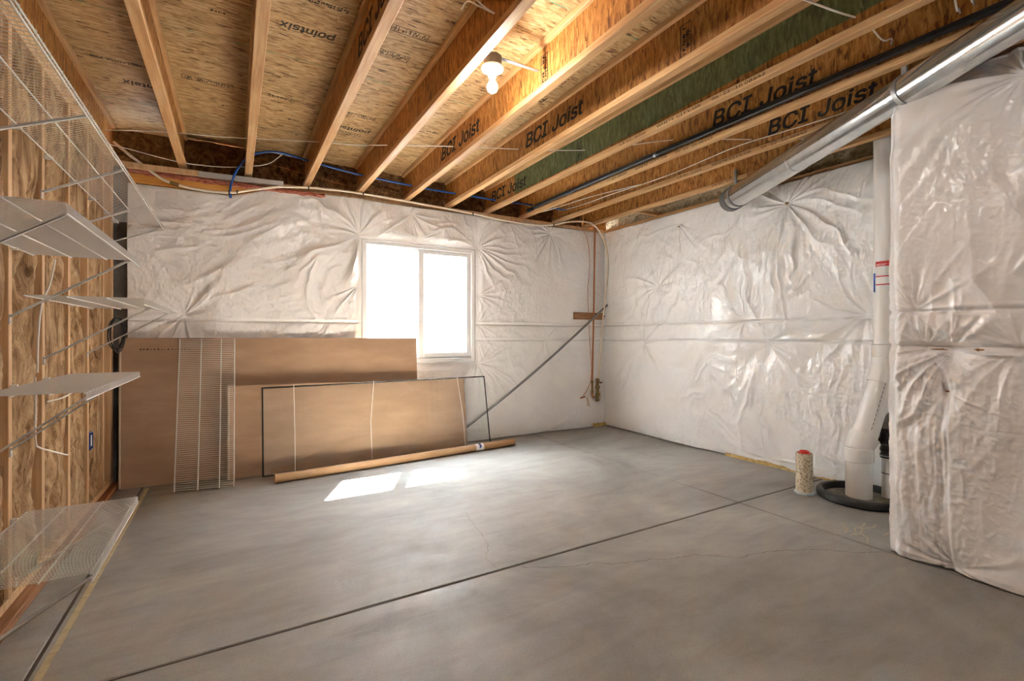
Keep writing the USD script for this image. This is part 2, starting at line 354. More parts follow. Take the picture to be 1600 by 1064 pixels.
# ------------------------------------------------------------------ floor
fl = thing('floor', 'grey troweled concrete basement floor with dark saw-cut joints', 'floor', kind='structure')
g = .0045
XG = -.63
JY = 2.14
gm = .0085
rects = [(XG + .007, XJ - g, JY + gm, 5.1), (XJ + g, 4.55, JY + gm, 5.1), (XG + .007, XJ - g, YREAR - .1, JY - gm), (XJ + g, 4.55, YREAR - .1, JY - gm), (-1.1, XG - .007, YREAR - .1, 5.1)]
SUMP, SUMP_R = (3.968, 1.735), .265
for i, (a, b, c, d) in enumerate(rects):
    m = box(a, b, c, d, -.12, 0, .003)
    if i == 3:
        cyl = m3.Manifold.cylinder(.5, SUMP_R - .03, circular_segments=48).translate((SUMP[0], SUMP[1], -.3))
        m = m3.Manifold.cube((b - a, d - c, .12)).translate((a, c, -.12)) - cyl
    part('slab', m, CONCRETE, fl)
part('joint_filler', cat([box(-1.1, 4.55, JY - gm, JY + gm, -.1, -.006), box(XJ - g, XJ + g, YREAR, 5.1, -.1, -.006), box(XG - .007, XG + .007, YREAR, 5.1, -.1, -.006)]), JOINT, fl, label='dark saw-cut joint lines')

def ribbon(pts, w, z=.0006, jit=.012, seed=0, sub=7):
    r = np.random.default_rng(seed); P = []
    pts = np.array(pts, float)
    for a, b in zip(pts[:-1], pts[1:]):
        for t in np.linspace(0, 1, sub, endpoint=False):
            P.append(a + (b - a) * t + r.normal(0, jit * .35, 2) * (t > 0))
    P.append(pts[-1]); P = np.array(P)
    t = np.gradient(P, axis=0); t /= np.linalg.norm(t, axis=1, keepdims=True); n = np.stack([-t[:, 1], t[:, 0]], 1)
    ww = w * r.uniform(.4, 1.3, len(P))[:, None]
    V = np.vstack([np.c_[P + n * ww, np.full(len(P), z)], np.c_[P - n * ww, np.full(len(P), z)]]); k = len(P)
    F = np.array([[i, i + k, i + k + 1] for i in range(k - 1)] + [[i, i + k + 1, i + 1] for i in range(k - 1)])
    return V, F
crack_pts = [(1.287, 2.107), (1.394, 2.041), (1.522, 1.977), (1.632, 1.963), (1.717, 1.894), (1.852, 1.855), (1.938, 1.829), (2.008, 1.788), (2.096, 1.761), (2.162, 1.756), (2.267, 1.682), (2.352, 1.604), (2.456, 1.593), (2.592, 1.556), (2.743, 1.49), (2.85, 1.432), (2.928, 1.36), (2.98, 1.309), (3.1, 1.25)]
part('crack', ribbon(crack_pts, .0019, seed=3), CRACK, fl, label='long thin crack wandering across the slab')
part('crack', ribbon([(1.35, 2.95), (1.311, 2.718), (1.281, 2.551), (1.253, 2.424), (1.165, 2.283), (1.173, 2.15)], .0011, seed=4), CRACK, fl, label='short hairline crack')

for k in range(7):
    r_ = np.random.default_rng(900 + k); p0 = np.array([3.16 + r_.uniform(0, .22), 1.34 + r_.uniform(0, .16)]); an = r_.uniform(-.5, .5)
    part('residue_streak', ribbon([p0, p0 + .5 * .16 * np.array([math.cos(an), math.sin(an)]), p0 + .16 * np.array([math.cos(an + .2), math.sin(an + .2)])], .004, z=.0007, jit=.006, seed=910 + k), TAPE, fl)

# ------------------------------------------------------------------ subfloor ceiling
ce = thing('ceiling', 'strand board subfloor panels with printed stamps above the joists', 'ceiling', kind='structure')
ys = [YREAR - .1, -1.62, -.40, .82, 2.03, 3.245, 4.44, 5.12]
stag = [(-1.1, 1.34, 3.77, 4.6), (-1.1, .11, 2.55, 4.6)]
DOWN_R, DOWN_U = (-1, 0, 0), (0, 1, 0)     # lettering read from below, tops away from the camera
sd = 0
JX = [.079 + .487 * (k - 2) for k in range(11)]        # left edges of the joist flanges
for i in range(len(ys) - 1):
    xs = stag[i % 2]
    for a, b in zip(xs[:-1], xs[1:]):
        pn = part('panel', box(a + .001, b - .001, ys[i] + .001, ys[i + 1] - .001, ZC, ZC + .018, .001), OSB_FLOOR, ce)
        wob = [(x, ys[i + 1] - .004 - .004 * math.sin(x * 5)) for x in np.linspace(a + .02, b - .02, 40)]
        v, f = ribbon(wob, .0028, z=ZC - .0006, jit=.003, seed=20 + i, sub=2)
        part('edge_paint', (v, f[:, ::-1]), GREEN_PAINT, pn, label='green painted panel edge')
        inkm = []
        for k in range(len(JX) - 1):
            x0, x1 = JX[k] + .07, JX[k + 1] - .012
            if not (a - .05 <= x0 and x1 <= b + .25): continue
            yA, yB_, yC, yD = ys[i + 1] - .36, ys[i + 1] - .33, ys[i + 1] - .64, ys[i + 1] - .68
            z = ZC - .0004
            sd += 1
            even = k % 2 == 0
            hi = min(x1, b)
            if hi - x0 < .2: continue
            if i == len(ys) - 2: continue
            word = (k in (2, 5, 8)) if i == 4 else (k in (0, 3, 6)) if i == 5 else (k % 2 == 0)
            if word: inkm.append(text('pointsix', .062, (hi - (.045 if k != 0 else -.06), yA, z), DOWN_R, DOWN_U, width=.29, bold=True, slant=.12))
            if even: inkm.append(stamp((hi - .02, yC, z), DOWN_R, DOWN_U, min(.34, hi - x0 - .03), .055, sd, frame=False))
            else: inkm.append(stamp((hi - .07, yC, z), DOWN_R, DOWN_U, min(.30, hi - x0 - .08), .06, sd, frame=True, rows=2))
            if k in (3, 5, 8): inkm.append(stamp((hi - .10, yA - .02 if not word else yA + .10, z), DOWN_R, DOWN_U, .22, .07, sd + 99, frame=True, rows=3))
            if k in (1, 2) and not word: inkm.append(stamp((hi - .10, yA + .07, z), DOWN_R, DOWN_U, .10, .042, sd + 50, frame=False, rows=1))
        for im in inkm: part('printed_lettering', im, INK_SOFT, pn)

# ------------------------------------------------------------------ floor joists
JLAB = ['plain floor joist tight above the brown stud wall',
        'leftmost joist clear of the stud wall, ending above the raw wood strip',
        'floor joist that looks nearly vertical in view, ending at the arch of the blue tube',
        'joist just left of the bulb joist, with black lettering near the top edge',
        'floor joist that carries the light bulb box, with white cables looping into its web',
        'floor joist just right of the light bulb, with black lettering toward the back wall',
        'joist brightly lit by the bulb with a shadow edge across its lettered web',
        'joist with a green stained web',
        'joist whose big black lettering is crossed by the black pipe',
        'joist with a white cable and black lettering half hidden by the metal duct',
        'plain joist nearest the right wall, from which the end of the duct hangs']
LETTER = {3: (2.71, .74), 5: (3.925, .75), 6: (3.311, .74), 7: (4.836, .75), 8: (2.292, .73), 9: (2.172, .72)}
def joist(k):
    x = JX[k]; w = .057; xm = x + w / 2; y0, y1 = YREAR, 4.985
    t = thing('floor_joist', JLAB[k], 'joist', (xm, 0, ZJ), group='floor joists')
    part('bottom_flange', box(x, x + w, y0, y1, ZJ, ZJ + .038, .003), PINE, t)
    part('top_flange', box(x, x + w, y0, y1, ZC - .038, ZC - .0005, .003), PINE, t)
    a, b = xm - .005, xm + .005
    wz0, wz1 = ZJ + .0375, ZC - .0375
    if k == 7:
        wb = part('web', box(a, b, 4.30, y1, wz0, wz1), OSB_WEB, t)
        gw = part('web', box(a, b, y0, 4.30, wz0, wz1), OSB_GREEN, t, label='green stained web')
        lo = np.linspace(y0, 4.3, 220); hh = wz0 + .018 + .03 * smoothstep(2.6, 1.2, lo) + .014 * fbm(np.c_[lo * 14, lo * 0, lo * 0], 4, 3)
        V = np.vstack([np.c_[np.full(220, a - .0008), lo, np.full(220, wz0)], np.c_[np.full(220, a - .0008), lo, hh]])
        F = np.array([[i, i + 220, i + 221] for i in range(219)] + [[i, i + 221, i + 1] for i in range(219)])
        part('bare_strip', (V, F[:, ::-1]), OSB_WEB, gw, label='unstained lower strip of the web')
    else:
        wb = part('web', box(a, b, y0, y1, wz0, wz1), OSB_WEB, t)
    if k in LETTER:
        ys_, L = LETTER[k]
        z = 2.722; h = .108
        o = (a - .0006, ys_, z)
        ink = [text('BCI', h, o, (0, -1, 0), (0, 0, 1), width=L * .42, slant=.18), text('Joist', h * .92, (a - .0006, ys_ - L * .50, z - .004), (0, -1, 0), (0, 0, 1), width=L * .50, slant=.18)]
        if k in (5, 6, 7, 8):
            ink.append(stamp((a - .0006, ys_ - L - .9, ZJ + .05), (0, 0, 1), (0, 1, 0), .17, .07, 300 + k, frame=True, rows=2))
        for im in ink: part('printed_lettering', im, INK, wb, label='bold black slanted lettering')
    if k in (7, 8, 9, 10):
        yy = {7: 2.70, 8: 3.4, 9: 3.0, 10: 3.0}[k]
        for tx, dy_, w_ in (('LA 6C-5000', 0, .26), ('WHITE CITY,OR', .36, .36), ('06-22-10 08642', .80, .34)):
            part('printed_lettering', text(tx, .016, (x - .0006, yy - dy_, ZJ + .010), (0, -1, 0), (0, 0, 1), width=w_, bold=False), INK, t, label='small black production print')
    return t
for k in range(11): joist(k)

# ------------------------------------------------------------------ plastic-faced insulation walls
def sheet(u0, u1, v0, v1, disp, place, hole=None, res=.009, skirt=.05):
    nu, nv = int((u1 - u0) / res) + 1, int((v1 - v0) / res) + 1
    u, v = np.linspace(u0, u1, nu), np.linspace(v0, v1, nv)
    if hole is not None:                       # snap grid lines to the hole's edges
        for arr_, lim in ((u, hole[:2]), (v, hole[2:])):
            for h in lim: arr_[np.argmin(abs(arr_ - h))] = h
    U, V = np.meshgrid(u, v, indexing='ij'); D = disp(U, V)
    if hole is not None:                       # pull the sheet back around the hole
        dx = np.maximum(np.maximum(hole[0] - U, U - hole[1]), 0); dz = np.maximum(np.maximum(hole[2] - V, V - hole[3]), 0)
        D *= .15 + .85 * smoothstep(0, .09, np.hypot(dx, dz))
    P = place(U, V, D).reshape(-1, 3); I = np.arange(nu * nv).reshape(nu, nv)
    a, b, c, d = I[:-1, :-1], I[1:, :-1], I[1:, 1:], I[:-1, 1:]
    keep = np.ones(a.shape, bool)
    if hole is not None:
        cu, cv = (u[:-1] + u[1:]) / 2, (v[:-1] + v[1:]) / 2
        keep = ~((cu[:, None] > hole[0]) & (cu[:, None] < hole[1]) & (cv[None] > hole[2]) & (cv[None] < hole[3]))
    F = [np.stack([a[keep], b[keep], c[keep]], 1), np.stack([a[keep], c[keep], d[keep]], 1)]
    Vs = [P]; n0 = len(P)
    loops = [np.concatenate([I[:, 0], I[-1, 1:], I[::-1, -1][1:], I[0, ::-1][1:-1]])]
    if hole is not None:
        iu = [int(np.argmin(abs(u - h))) for h in hole[:2]]; iv = [int(np.argmin(abs(v - h))) for h in hole[2:]]
        loops.append(np.concatenate([I[iu[0]:iu[1] + 1, iv[0]], I[iu[1], iv[0] + 1:iv[1] + 1], I[iu[0]:iu[1], iv[1]][::-1], I[iu[0], iv[0] + 1:iv[1]][::-1]]))
    flat = place(U, V, np.full_like(D, -skirt)).reshape(-1, 3)
    for L in loops:
        Vs.append(flat[L]); k = len(L); j = np.arange(k); jn = (j + 1) % k
        F += [np.stack([L[j], n0 + j, n0 + jn], 1), np.stack([L[j], n0 + jn, L[jn]], 1)]; n0 += k
    return np.vstack(Vs), np.vstack(F)

def ridged(n): return 1 - np.abs(2 * n - 1)

def poly_disp(pins, seams, top, base=.03, streak=(16, 5), streak_amp=.006, seed=0, bulges=(.03, .02, .035)):
    edges = [0] + seams + [top]
    def f(U, V):
        D = np.full_like(U, base)
        for (a, b), amp in zip(zip(edges[:-1], edges[1:]), bulges):      # pillows between the horizontal laps
            t = np.clip((V - a) / (b - a), 0, 1); D += np.where((V >= a) & (V < b), amp * np.clip(np.sin(np.pi * t), 0, 1) ** .45, 0)
        for sm in seams:                                                   # creased laps
            wv = sm + .010 * (noise(np.stack([U * 1.7, U * 0, U * 0 + seed], -1), seed + 5) - .5)
            D -= .009 * np.exp(-((V - wv) / .009) ** 2)
            D += .005 * np.exp(-((V - wv - .022) / .012) ** 2)
        q = np.stack([U, V, 0 * U + seed], -1)
        W = fbm(q * 2.2, 3, seed + 11) - .5; W2 = fbm(q * 2.2 + 7.7, 3, seed + 12) - .5
        D += .022 * (fbm(q * np.array([2.0, 1.5, 1]), 3, seed + 1) - .5)
        st = ridged(fbm(np.stack([(U + .35 * W) * streak[0], (V + .35 * W2) * streak[1], 0 * U + seed], -1), 3, seed + 2))
        mask = .35 + .9 * smoothstep(.4, .65, fbm(q * 1.4 + 3.1, 2, seed + 4))
        D += streak_amp * (st - .6) * mask * 1.6
        D += .0042 * (ridged(fbm(np.stack([(U + .2 * W) * 34, (V + .2 * W2) * 26, 0 * U], -1), 3, seed + 3)) - .6) * mask
        big = fbm(np.stack([(U * .8 + V * .6 + .5 * W) * 2.6, (V * .8 - U * .6 + .5 * W2) * 1.1, 0 * U + seed], -1), 3, seed + 21)
        D += .010 * (ridged(big) ** 2.0 - .4) * mask
        for i, (pu, pv, dep, R, A, R2, k) in enumerate(pins):               # staples with pleats radiating from them
            du, dv = U - pu, V - pv; r = np.hypot(du, dv) + 1e-6
            D -= dep * np.exp(-(r / R) ** 1.2)
            m = r < R2 * 2.2
            if not m.any(): continue
            rr = r[m]; an = np.arctan2(dv[m], du[m]) + 1.1 * W[m] * smoothstep(.05, .6, rr)
            c, s = np.cos(an), np.sin(an)
            n = fbm(np.stack([c * k + i * 3.3, s * k + seed, rr * .8], -1), 2, seed + 31 + i)
            gate = smoothstep(.34, .62, fbm(np.stack([c * 1.1 + i * 5.1, s * 1.1 + seed, rr * .9], -1), 2, seed + 61 + i))
            reach = R2 * (.45 + 1.0 * gate)
            w = smoothstep(0, .06, rr) * np.exp(-(rr / reach) ** 1.6) * (.12 + .88 * gate)
            D[m] += A * w * (ridged(n) ** 3.2 - .25) * np.minimum(1, (rr / .25) ** .5 + .15)
        return np.maximum(D, -.02)
    return f

HOLE = (1.106, 2.362, .905, 2.168)
pins_back = [(1.079, 2.205, .05, .14, .050, .95, 3.2), (-.372, 1.373, .05, .12, .036, .45, 3.0), (1.049, 1.684, .03, .07, .022, .30, 3), (1.062, 1.361, .03, .07, .02, .25, 3),
             (1.673, 2.215, .03, .07, .022, .30, 3), (2.395, 2.20, .05, .12, .036, .75, 3.4), (2.40, 1.658, .03, .07, .022, .26, 3), (2.39, 1.331, .025, .06, .016, .22, 3),
             (2.40, 1.143, .025, .06, .016, .22, 3), (2.39, .88, .03, .08, .022, .40, 3), (1.619, 2.483, .03, .1, .022, .42, 3.2), (3.412, 2.466, .04, .10, .028, .50, 3.2),
             (3.316, 1.145, .02, .06, .014, .28, 3), (3.316, .007, .04, .1, .026, .55, 3.2), (4.2, .05, .03, .1, .02, .5, 3), (2.8, 2.55, .02, .08, .014, .35, 3)]
wb = thing('wall_back', 'concrete back wall behind white plastic-faced insulation with a window', 'wall', kind='structure')
pb = poly_disp(pins_back, [1.145, 1.325], 2.56, base=.012, seed=1, streak=(6, 9), streak_amp=.006, bulges=(.022, .016, .03))
def pb2(U, V):
    D = pb(U, V)
    # long slack drapes sweeping down to the left of the window
    L = smoothstep(.95, .2, U) * smoothstep(-.75, -.3, U) * smoothstep(1.35, 1.55, V) * smoothstep(2.5, 2.2, V)
    ph = (V - 2.2) * 9 + (U - 1.0) * (-2.6) + 1.1 * fbm(np.stack([U * 1.6, V * 2.2, 0 * U], -1), 2, 77)
    D += .024 * L * (ridged(fbm(np.stack([ph * .62, U * .9, 0 * U], -1), 2, 78)) ** 1.6 - .4)
    return D
part('insulation_blanket', sheet(-.745, 4.325, .004, 2.56, pb2, lambda U, V, D: np.stack([U, YB - D, V - .125 * smoothstep(.42, -.08, U) * smoothstep(1.75, 2.56, V)], -1), HOLE, res=.0065), POLY, wb, label='wrinkled white plastic facing pinned with staples', smooth=True)
Y1 = 5.13
cw = m3.Manifold.cube((6.0, .16, 2.5745 + .12)).translate((-1.2, YB + .055, -.12)) - m3.Manifold.cube((HOLE[1] - HOLE[0] + .16, .5, HOLE[3] - HOLE[2] + .2)).translate((HOLE[0], YB + .076, HOLE[2])) - m3.Manifold.cube((HOLE[1] - HOLE[0], .2, HOLE[3] - HOLE[2])).translate((HOLE[0], YB - .05, HOLE[2]))
part('concrete', cw, CONCRETE_WALL, wb)
part('sill_plate', box(-1.2, 4.6, YB + .03, YB + .17, 2.575, 2.6185, .003), STUD, wb)
part('rim_board', box(-1.2, 4.6, 5.10, 5.13, 2.62, ZC, .002), OSB_WEB, wb)
for k in range(1, 11):
    a = JX[k - 1] + .030; b = JX[k] + .029
    nu, nv = 26, 20
    U, V = np.meshgrid(np.linspace(a, b, nu), np.linspace(2.622, ZC - .004, nv), indexing='ij')
    dd = (.03 + .07 * fbm(np.stack([U * 9, V * 9, 0 * U + k], -1), 4, 60 + k)) * (1 if k > 1 else .3)
    P = np.stack([U, 5.09 - dd, V], -1).reshape(-1, 3); I = np.arange(nu * nv).reshape(nu, nv)
    F = np.concatenate([np.stack([I[:-1, :-1], I[1:, :-1], I[1:, 1:]], -1).reshape(-1, 3), np.stack([I[:-1, :-1], I[1:, 1:], I[:-1, 1:]], -1).reshape(-1, 3)])
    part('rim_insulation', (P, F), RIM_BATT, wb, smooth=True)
# exposed edge above the plastic at the left
part('header_plank', box(-.74, .24, YB - .02, YB + .05, 2.44, 2.515, .003), ORANGE_PLANK, wb, label='orange wood plank showing above the plastic')
nu, nv = 90, 16
U, V = np.meshgrid(np.linspace(-.74, .75, nu), np.linspace(0, 1, nv), indexing='ij')
rag = .012 * (fbm(np.stack([U * 18, V * 3, 0 * U], -1), 3, 9) - .5) * 2
P = np.stack([U, YB - .02 - .03 * np.sin(np.pi * V) * (.5 + fbm(np.stack([U * 25, V * 5, 0 * U], -1), 3, 8)), 2.512 + .05 * V + rag], -1).reshape(-1, 3); I = np.arange(nu * nv).reshape(nu, nv)
F = np.concatenate([np.stack([I[:-1, :-1], I[1:, :-1], I[1:, 1:]], -1).reshape(-1, 3), np.stack([I[:-1, :-1], I[1:, 1:], I[:-1, 1:]], -1).reshape(-1, 3)])
part('glass_wool_edge', (P, F), PINK_BATT, wb, label='ragged red insulation edge above the plastic', smooth=True)

# right wall: plastic facing, wood sill and pale rim insulation
wr = thing('wall_right', 'right basement wall behind shiny white plastic-faced insulation', 'wall', kind='structure')
pins_right = [(2.459, 2.381, .05, .12, .034, .95, 3.4), (4.244, 2.524, .03, .10, .02, .5, 3), (2.656, 1.136, .05, .12, .040, .75, 3.2), (1.844, 1.364, .04, .10, .028, .5, 3),
              (2.861, 1.36, .02, .06, .014, .3, 3), (3.95, 1.76, .02, .07, .016, .5, 3), (2.624, .057, .03, .08, .022, .4, 3), (3.654, 2.45, .03, .1, .022, .55, 3), (4.2, 1.1, .03, .1, .026, .9, 2.6)]
pr = poly_disp(pins_right, [1.145, 1.335], 2.57, base=.022, seed=4, streak=(15, 5), streak_amp=.0065, bulges=(.03, .02, .035))
def pr2(U, V):
    D = pr(U, V)
    return D + .05 * smoothstep(.55, 0, V) * smoothstep(4.8, 3.6, U) * smoothstep(1.2, 2.2, U) * .6
part('insulation_blanket', sheet(.95, 4.885, .006, 2.57, pr2, lambda U, V, D: np.stack([XR - D, U, V], -1), None, res=.0065), POLY_LIT, wr, label='crinkled glossy white plastic facing', smooth=True)
part('concrete', box(XR + .055, XR + .2, .8, 5.1, -.1, 2.5768), CONCRETE_WALL, wr)
part('sill_plate', box(XR + .02, XR + .16, .8, 5.1, 2.577, 2.619, .003), PINE, wr)
part('rim_board', box(XR + .21, XR + .24, YREAR, 5.1, 2.55, ZC, .002), OSB_WEB, wr)
nu, nv = 140, 14
U, V = np.meshgrid(np.linspace(.9, 5.05, nu), np.linspace(2.622, ZC - .004, nv), indexing='ij')
dd = .03 + .09 * fbm(np.stack([U * 7, V * 7, 0 * U], -1), 4, 91)
P = np.stack([XR + .20 - dd, U, V], -1).reshape(-1, 3); I = np.arange(nu * nv).reshape(nu, nv)
F = np.concatenate([np.stack([I[:-1, :-1], I[1:, :-1], I[1:, 1:]], -1).reshape(-1, 3), np.stack([I[:-1, :-1], I[1:, 1:], I[:-1, 1:]], -1).reshape(-1, 3)])
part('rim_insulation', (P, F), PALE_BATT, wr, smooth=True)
part('blocking', box(4.04, 4.46, 4.02, 4.06, 2.622, 2.66, .002), PINE, wr)
U = np.linspace(1.9, 3.05, 60)
P0 = np.c_[XR - .075 - .012 * fbm(np.c_[U * 6, U * 0, U * 0], 3, 4), U, np.full(60, .002)]
P1 = P0 + np.c_[.02 + 0 * U, 0 * U, .020 + .012 * fbm(np.c_[U * 9, U * 0, U * 0], 3, 5)]; P2 = P1 + [.06, 0, .004]
V = np.vstack([P0, P1, P2]); F = []
for r_ in (0, 60):
    F += [[r_ + i, r_ + i + 1, r_ + 61 + i] for i in range(59)] + [[r_ + i, r_ + 61 + i, r_ + 60 + i] for i in range(59)]
part('glass_wool_edge', (V, np.array(F)), YELLOW_BATT, wr, label='yellow insulation edge peeking out at the floor', smooth=True)

def tear(c, u, v, w, h, seed, parent):
    r = np.random.default_rng(seed); n = 11; a = np.arange(n) / n * 2 * np.pi; k = r.uniform(.45, 1.0, n)
    c, u, v = map(lambda q: np.array(q, float), (c, u, v)); nr = np.cross(u, v)
    P = np.vstack([c + (np.cos(a) * k * w)[:, None] * u + (np.sin(a) * k * h)[:, None] * v, [c + nr * .004]])
    part('torn_spot', (P, np.array([[i, (i + 1) % n, n] for i in range(n)])), BLOCK, parent, label='small brown tear at a staple')
def dface(f, u, v): return float(f(np.array([[u]], float), np.array([[v]], float))[0, 0])
for k, (yy, zz, w, h) in enumerate([(2.459, 2.385, .030, .016), (3.654, 2.41, .022, .010)]):
    tear((XR - dface(pr2, yy, zz) - .006, yy, zz), (0, -1, 0), (0, 0, 1), w, h, 70 + k, wr)
U = np.linspace(4.05, 4.27, 24)
P0 = np.c_[U, np.full(24, YB - .055), np.full(24, .002)]; P1 = P0 + np.c_[0 * U, 0 * U + .015, .030 + .03 * noise(np.c_[U * 40, U * 0, U * 0], 3)]; P2 = P1 + [0, .04, -.004]
part('glass_wool_edge', (np.vstack([P0, P1, P2]), np.array([t for r_ in (0, 24) for i in range(23) for t in ([r_ + i, r_ + i + 1, r_ + 25 + i], [r_ + i, r_ + 25 + i, r_ + 24 + i])])), YELLOW_BATT, wb, label='scrap of yellow insulation in the corner', smooth=True)

# projecting wall corner at the right
wp = thing('wall_front', 'projecting wall corner at the right wrapped in white plastic-faced insulation', 'wall', kind='structure')
pins_jog = [(.964, 1.129, .05, .08, .040, .50, 3.2), (1.073, 1.131, .04, .06, .02, .22, 3), (1.116, 1.336, .03, .05, .018, .25, 3), (.972, .918, .025, .04, .012, .18, 3),
            (.957, .028, .05, .08, .030, .42, 3), (.70, 2.40, .05, .12, .040, .75, 3), (.72, 1.14, .04, .08, .025, .5, 3), (.2, 1.14, .04, .08, .025, .5, 3), (-.4, 2.4, .05, .1, .03, .6, 3)]
pj = poly_disp(pins_jog, [1.145, 1.325], 2.53, base=.015, seed=9, streak=(18, 6), streak_amp=.0055, bulges=(.035, .03, .035))
def pj2(U, V):
    D = pj(U, V)
    # loose vertical pleats of the lower corner strip and the overlap of the sheet beside it
    L = smoothstep(.955, .975, U) * smoothstep(1.12, 1.0, V)
    D += L * .015 * (ridged(fbm(np.stack([U * 34 + .6 * fbm(np.stack([U * 3, V * 3, 0 * U], -1), 2, 7), V * 1.6, 0 * U], -1), 2, 55)) - .55)
    D += .022 * smoothstep(.972, .955, U) * smoothstep(.70, .93, U) * smoothstep(1.10, .95, V)
    # rounded outer corner and the fold-over at the top
    D -= .10 * smoothstep(1.15, 1.245, U) ** 2.2
    D -= .07 * smoothstep(2.40, 2.55, V) ** 1.5
    return D
pjm = lambda U, V: np.maximum(pj2(U, V), -.16)
pjp = lambda U, V, D: np.stack([XJ - D + .018 - .014 * (V - 1.2), U, V], -1)
part('insulation_blanket', sheet(.30, 1.245, .004, 2.55, pjm, pjp, None, res=.005, skirt=.18), POLY, wp, label='wrinkled white plastic facing with a pleated lower corner', smooth=True)
part('insulation_blanket', sheet(-3.1, .305, .004, 2.55, pjm, pjp, None, res=.02, skirt=.18), POLY, wp, smooth=True)
# the far face of the projection
pf = poly_disp([(3.6, 1.14, .03, .1, .02, .4, 3)], [1.145, 1.325], 2.53, base=.004, seed=14, streak_amp=.006, bulges=(.008, .006, .008))
part('insulation_blanket', sheet(3.16, 4.30, .004, 2.55, pf, lambda U, V, D: np.stack([U, YJ - .01 + D, V], -1), None, res=.02, skirt=.05), POLY, wp, smooth=True)
for k, (yy, zz, w, h) in enumerate([(.972, .918, .018, .006), (1.02, 1.128, .05, .006), (.86, 1.13, .022, .008)]):
    tear((XJ - dface(pjm, yy, zz) + .018 - .014 * (zz - 1.2) - .006, yy, zz), (0, -1, 0), (0, 0, 1), w, h, 80 + k, wp)
part('framing', box(XJ + .19, XR + .2, YREAR, YJ - .09, 0, 2.545), STUD, wp)
part('top_plate', box(XJ + .06, XJ + .18, YREAR, YJ - .05, 2.575, 2.619, .003), STUD, wp)

# left wall: open studs and brown batts
wl = thing('wall_left', 'unfinished stud wall with brown glass wool batts and bare lumber', 'wall', kind='structure')
part('backing', box(-1.02, -.99, YREAR, 5.0, 0, 2.62), GAP_SHADE, wl)
part('sill_plate', box(-.95, -.785, YREAR, 4.84, .0005, .0395, .003), TREATED, wl, label='reddish brown treated sill plank')
part('rim_board', box(-1.05, -1.02, YREAR, 5.1, 2.55, ZC, .002), OSB_WEB, wl)  # hidden board added to keep outside light out of the rim gap
part('bottom_plate', box(-.92, XL, YREAR, 4.86, .040, .078, .003), STUD, wl)
part('top_plate', box(-.92, XL, YREAR, 4.88, 2.54, 2.578, .003), STUD, wl)
part('top_plate', box(-.92, XL, YREAR, 4.88, 2.579, 2.6185, .003), STUD, wl)
studs = [2.866 - .41 * k for k in range(14, 0, -1)] + [2.866, 3.276, 3.71, 4.124, 4.55, 4.80, 4.855]
for y in studs:
    if y > YREAR: part('stud', box(-.92 if y < 4.7 else -.96, XL, y - .038, y, .0785, 2.5395, .002), STUD, wl)
for i, (a, b) in enumerate(zip(studs[:-1], studs[1:])):
    a, b = a + .0005, b - .0385
    if b - a < .05 or a < YREAR: continue
    near = b > 1.9
    nu, nv = (46, 280) if near else (8, 60)
    U, V = np.meshgrid(np.linspace(a, b, nu), np.linspace(.08, 2.538, nv), indexing='ij')
    q = np.stack([U * 5.5, V * 4, 0 * U + i], -1)
    w_ = fbm(q * .8 + 5, 3, 40 + i)
    dd = .15 * (fbm(q * np.array([1.0, .8, 1]) + 1.0 * w_[..., None], 5, 200 + i) - .42) + .022 * (ridged(fbm(q * 3.2, 3, 230 + i)) - .5)
    edge = smoothstep(0, .05, U - a) * smoothstep(0, .05, b - U)
    X = np.minimum(XL - .004, XL - (.085 if a > 4.4 else .026) + dd * (.3 + .7 * edge) - .012 * (1 - edge))
    X = np.maximum(X, -.985)
    P = np.stack([X, U, V], -1).reshape(-1, 3); I = np.arange(nu * nv).reshape(nu, nv)
    F = np.concatenate([np.stack([I[:-1, :-1], I[1:, :-1], I[1:, 1:]], -1).reshape(-1, 3), np.stack([I[:-1, :-1], I[1:, 1:], I[:-1, 1:]], -1).reshape(-1, 3)])
    part('glass_wool_batt', (P, F), BATT, wl, smooth=True)
wre = thing('wall_rear', 'unseen white rear wall closing the room behind the camera for light bounce', 'wall', kind='structure')  # out of view, encloses the room so light bounces back
part('facing', box(-1.1, 4.7, YREAR - .1, YREAR - .002, 0, 2.915), POLY, wre)

# ------------------------------------------------------------------ window
wi = thing('window_1', 'white vinyl sliding basement window opening onto a bright window well', 'window', (1.73, YB, .905), kind='structure')
hx0, hx1, hz0, hz1 = HOLE
fy0, fy1 = YB - .008, YB + .075
def ring(x0, x1, z0, z1, t, y0, y1, c=.004):
    return [('jamb', box(x0, x0 + t, y0, y1, z0, z1, c)), ('jamb', box(x1 - t, x1, y0, y1, z0, z1, c)), ('head', box(x0 + t, x1 - t, y0, y1, z1 - t, z1, c)), ('sill', box(x0 + t, x1 - t, y0, y1, z0, z0 + t, c))]
for nm, m in ring(hx0 + .002, hx1 - .002, hz0 + .002, hz1 - .002, .042, fy0, fy1): part(nm, m, VINYL, wi)
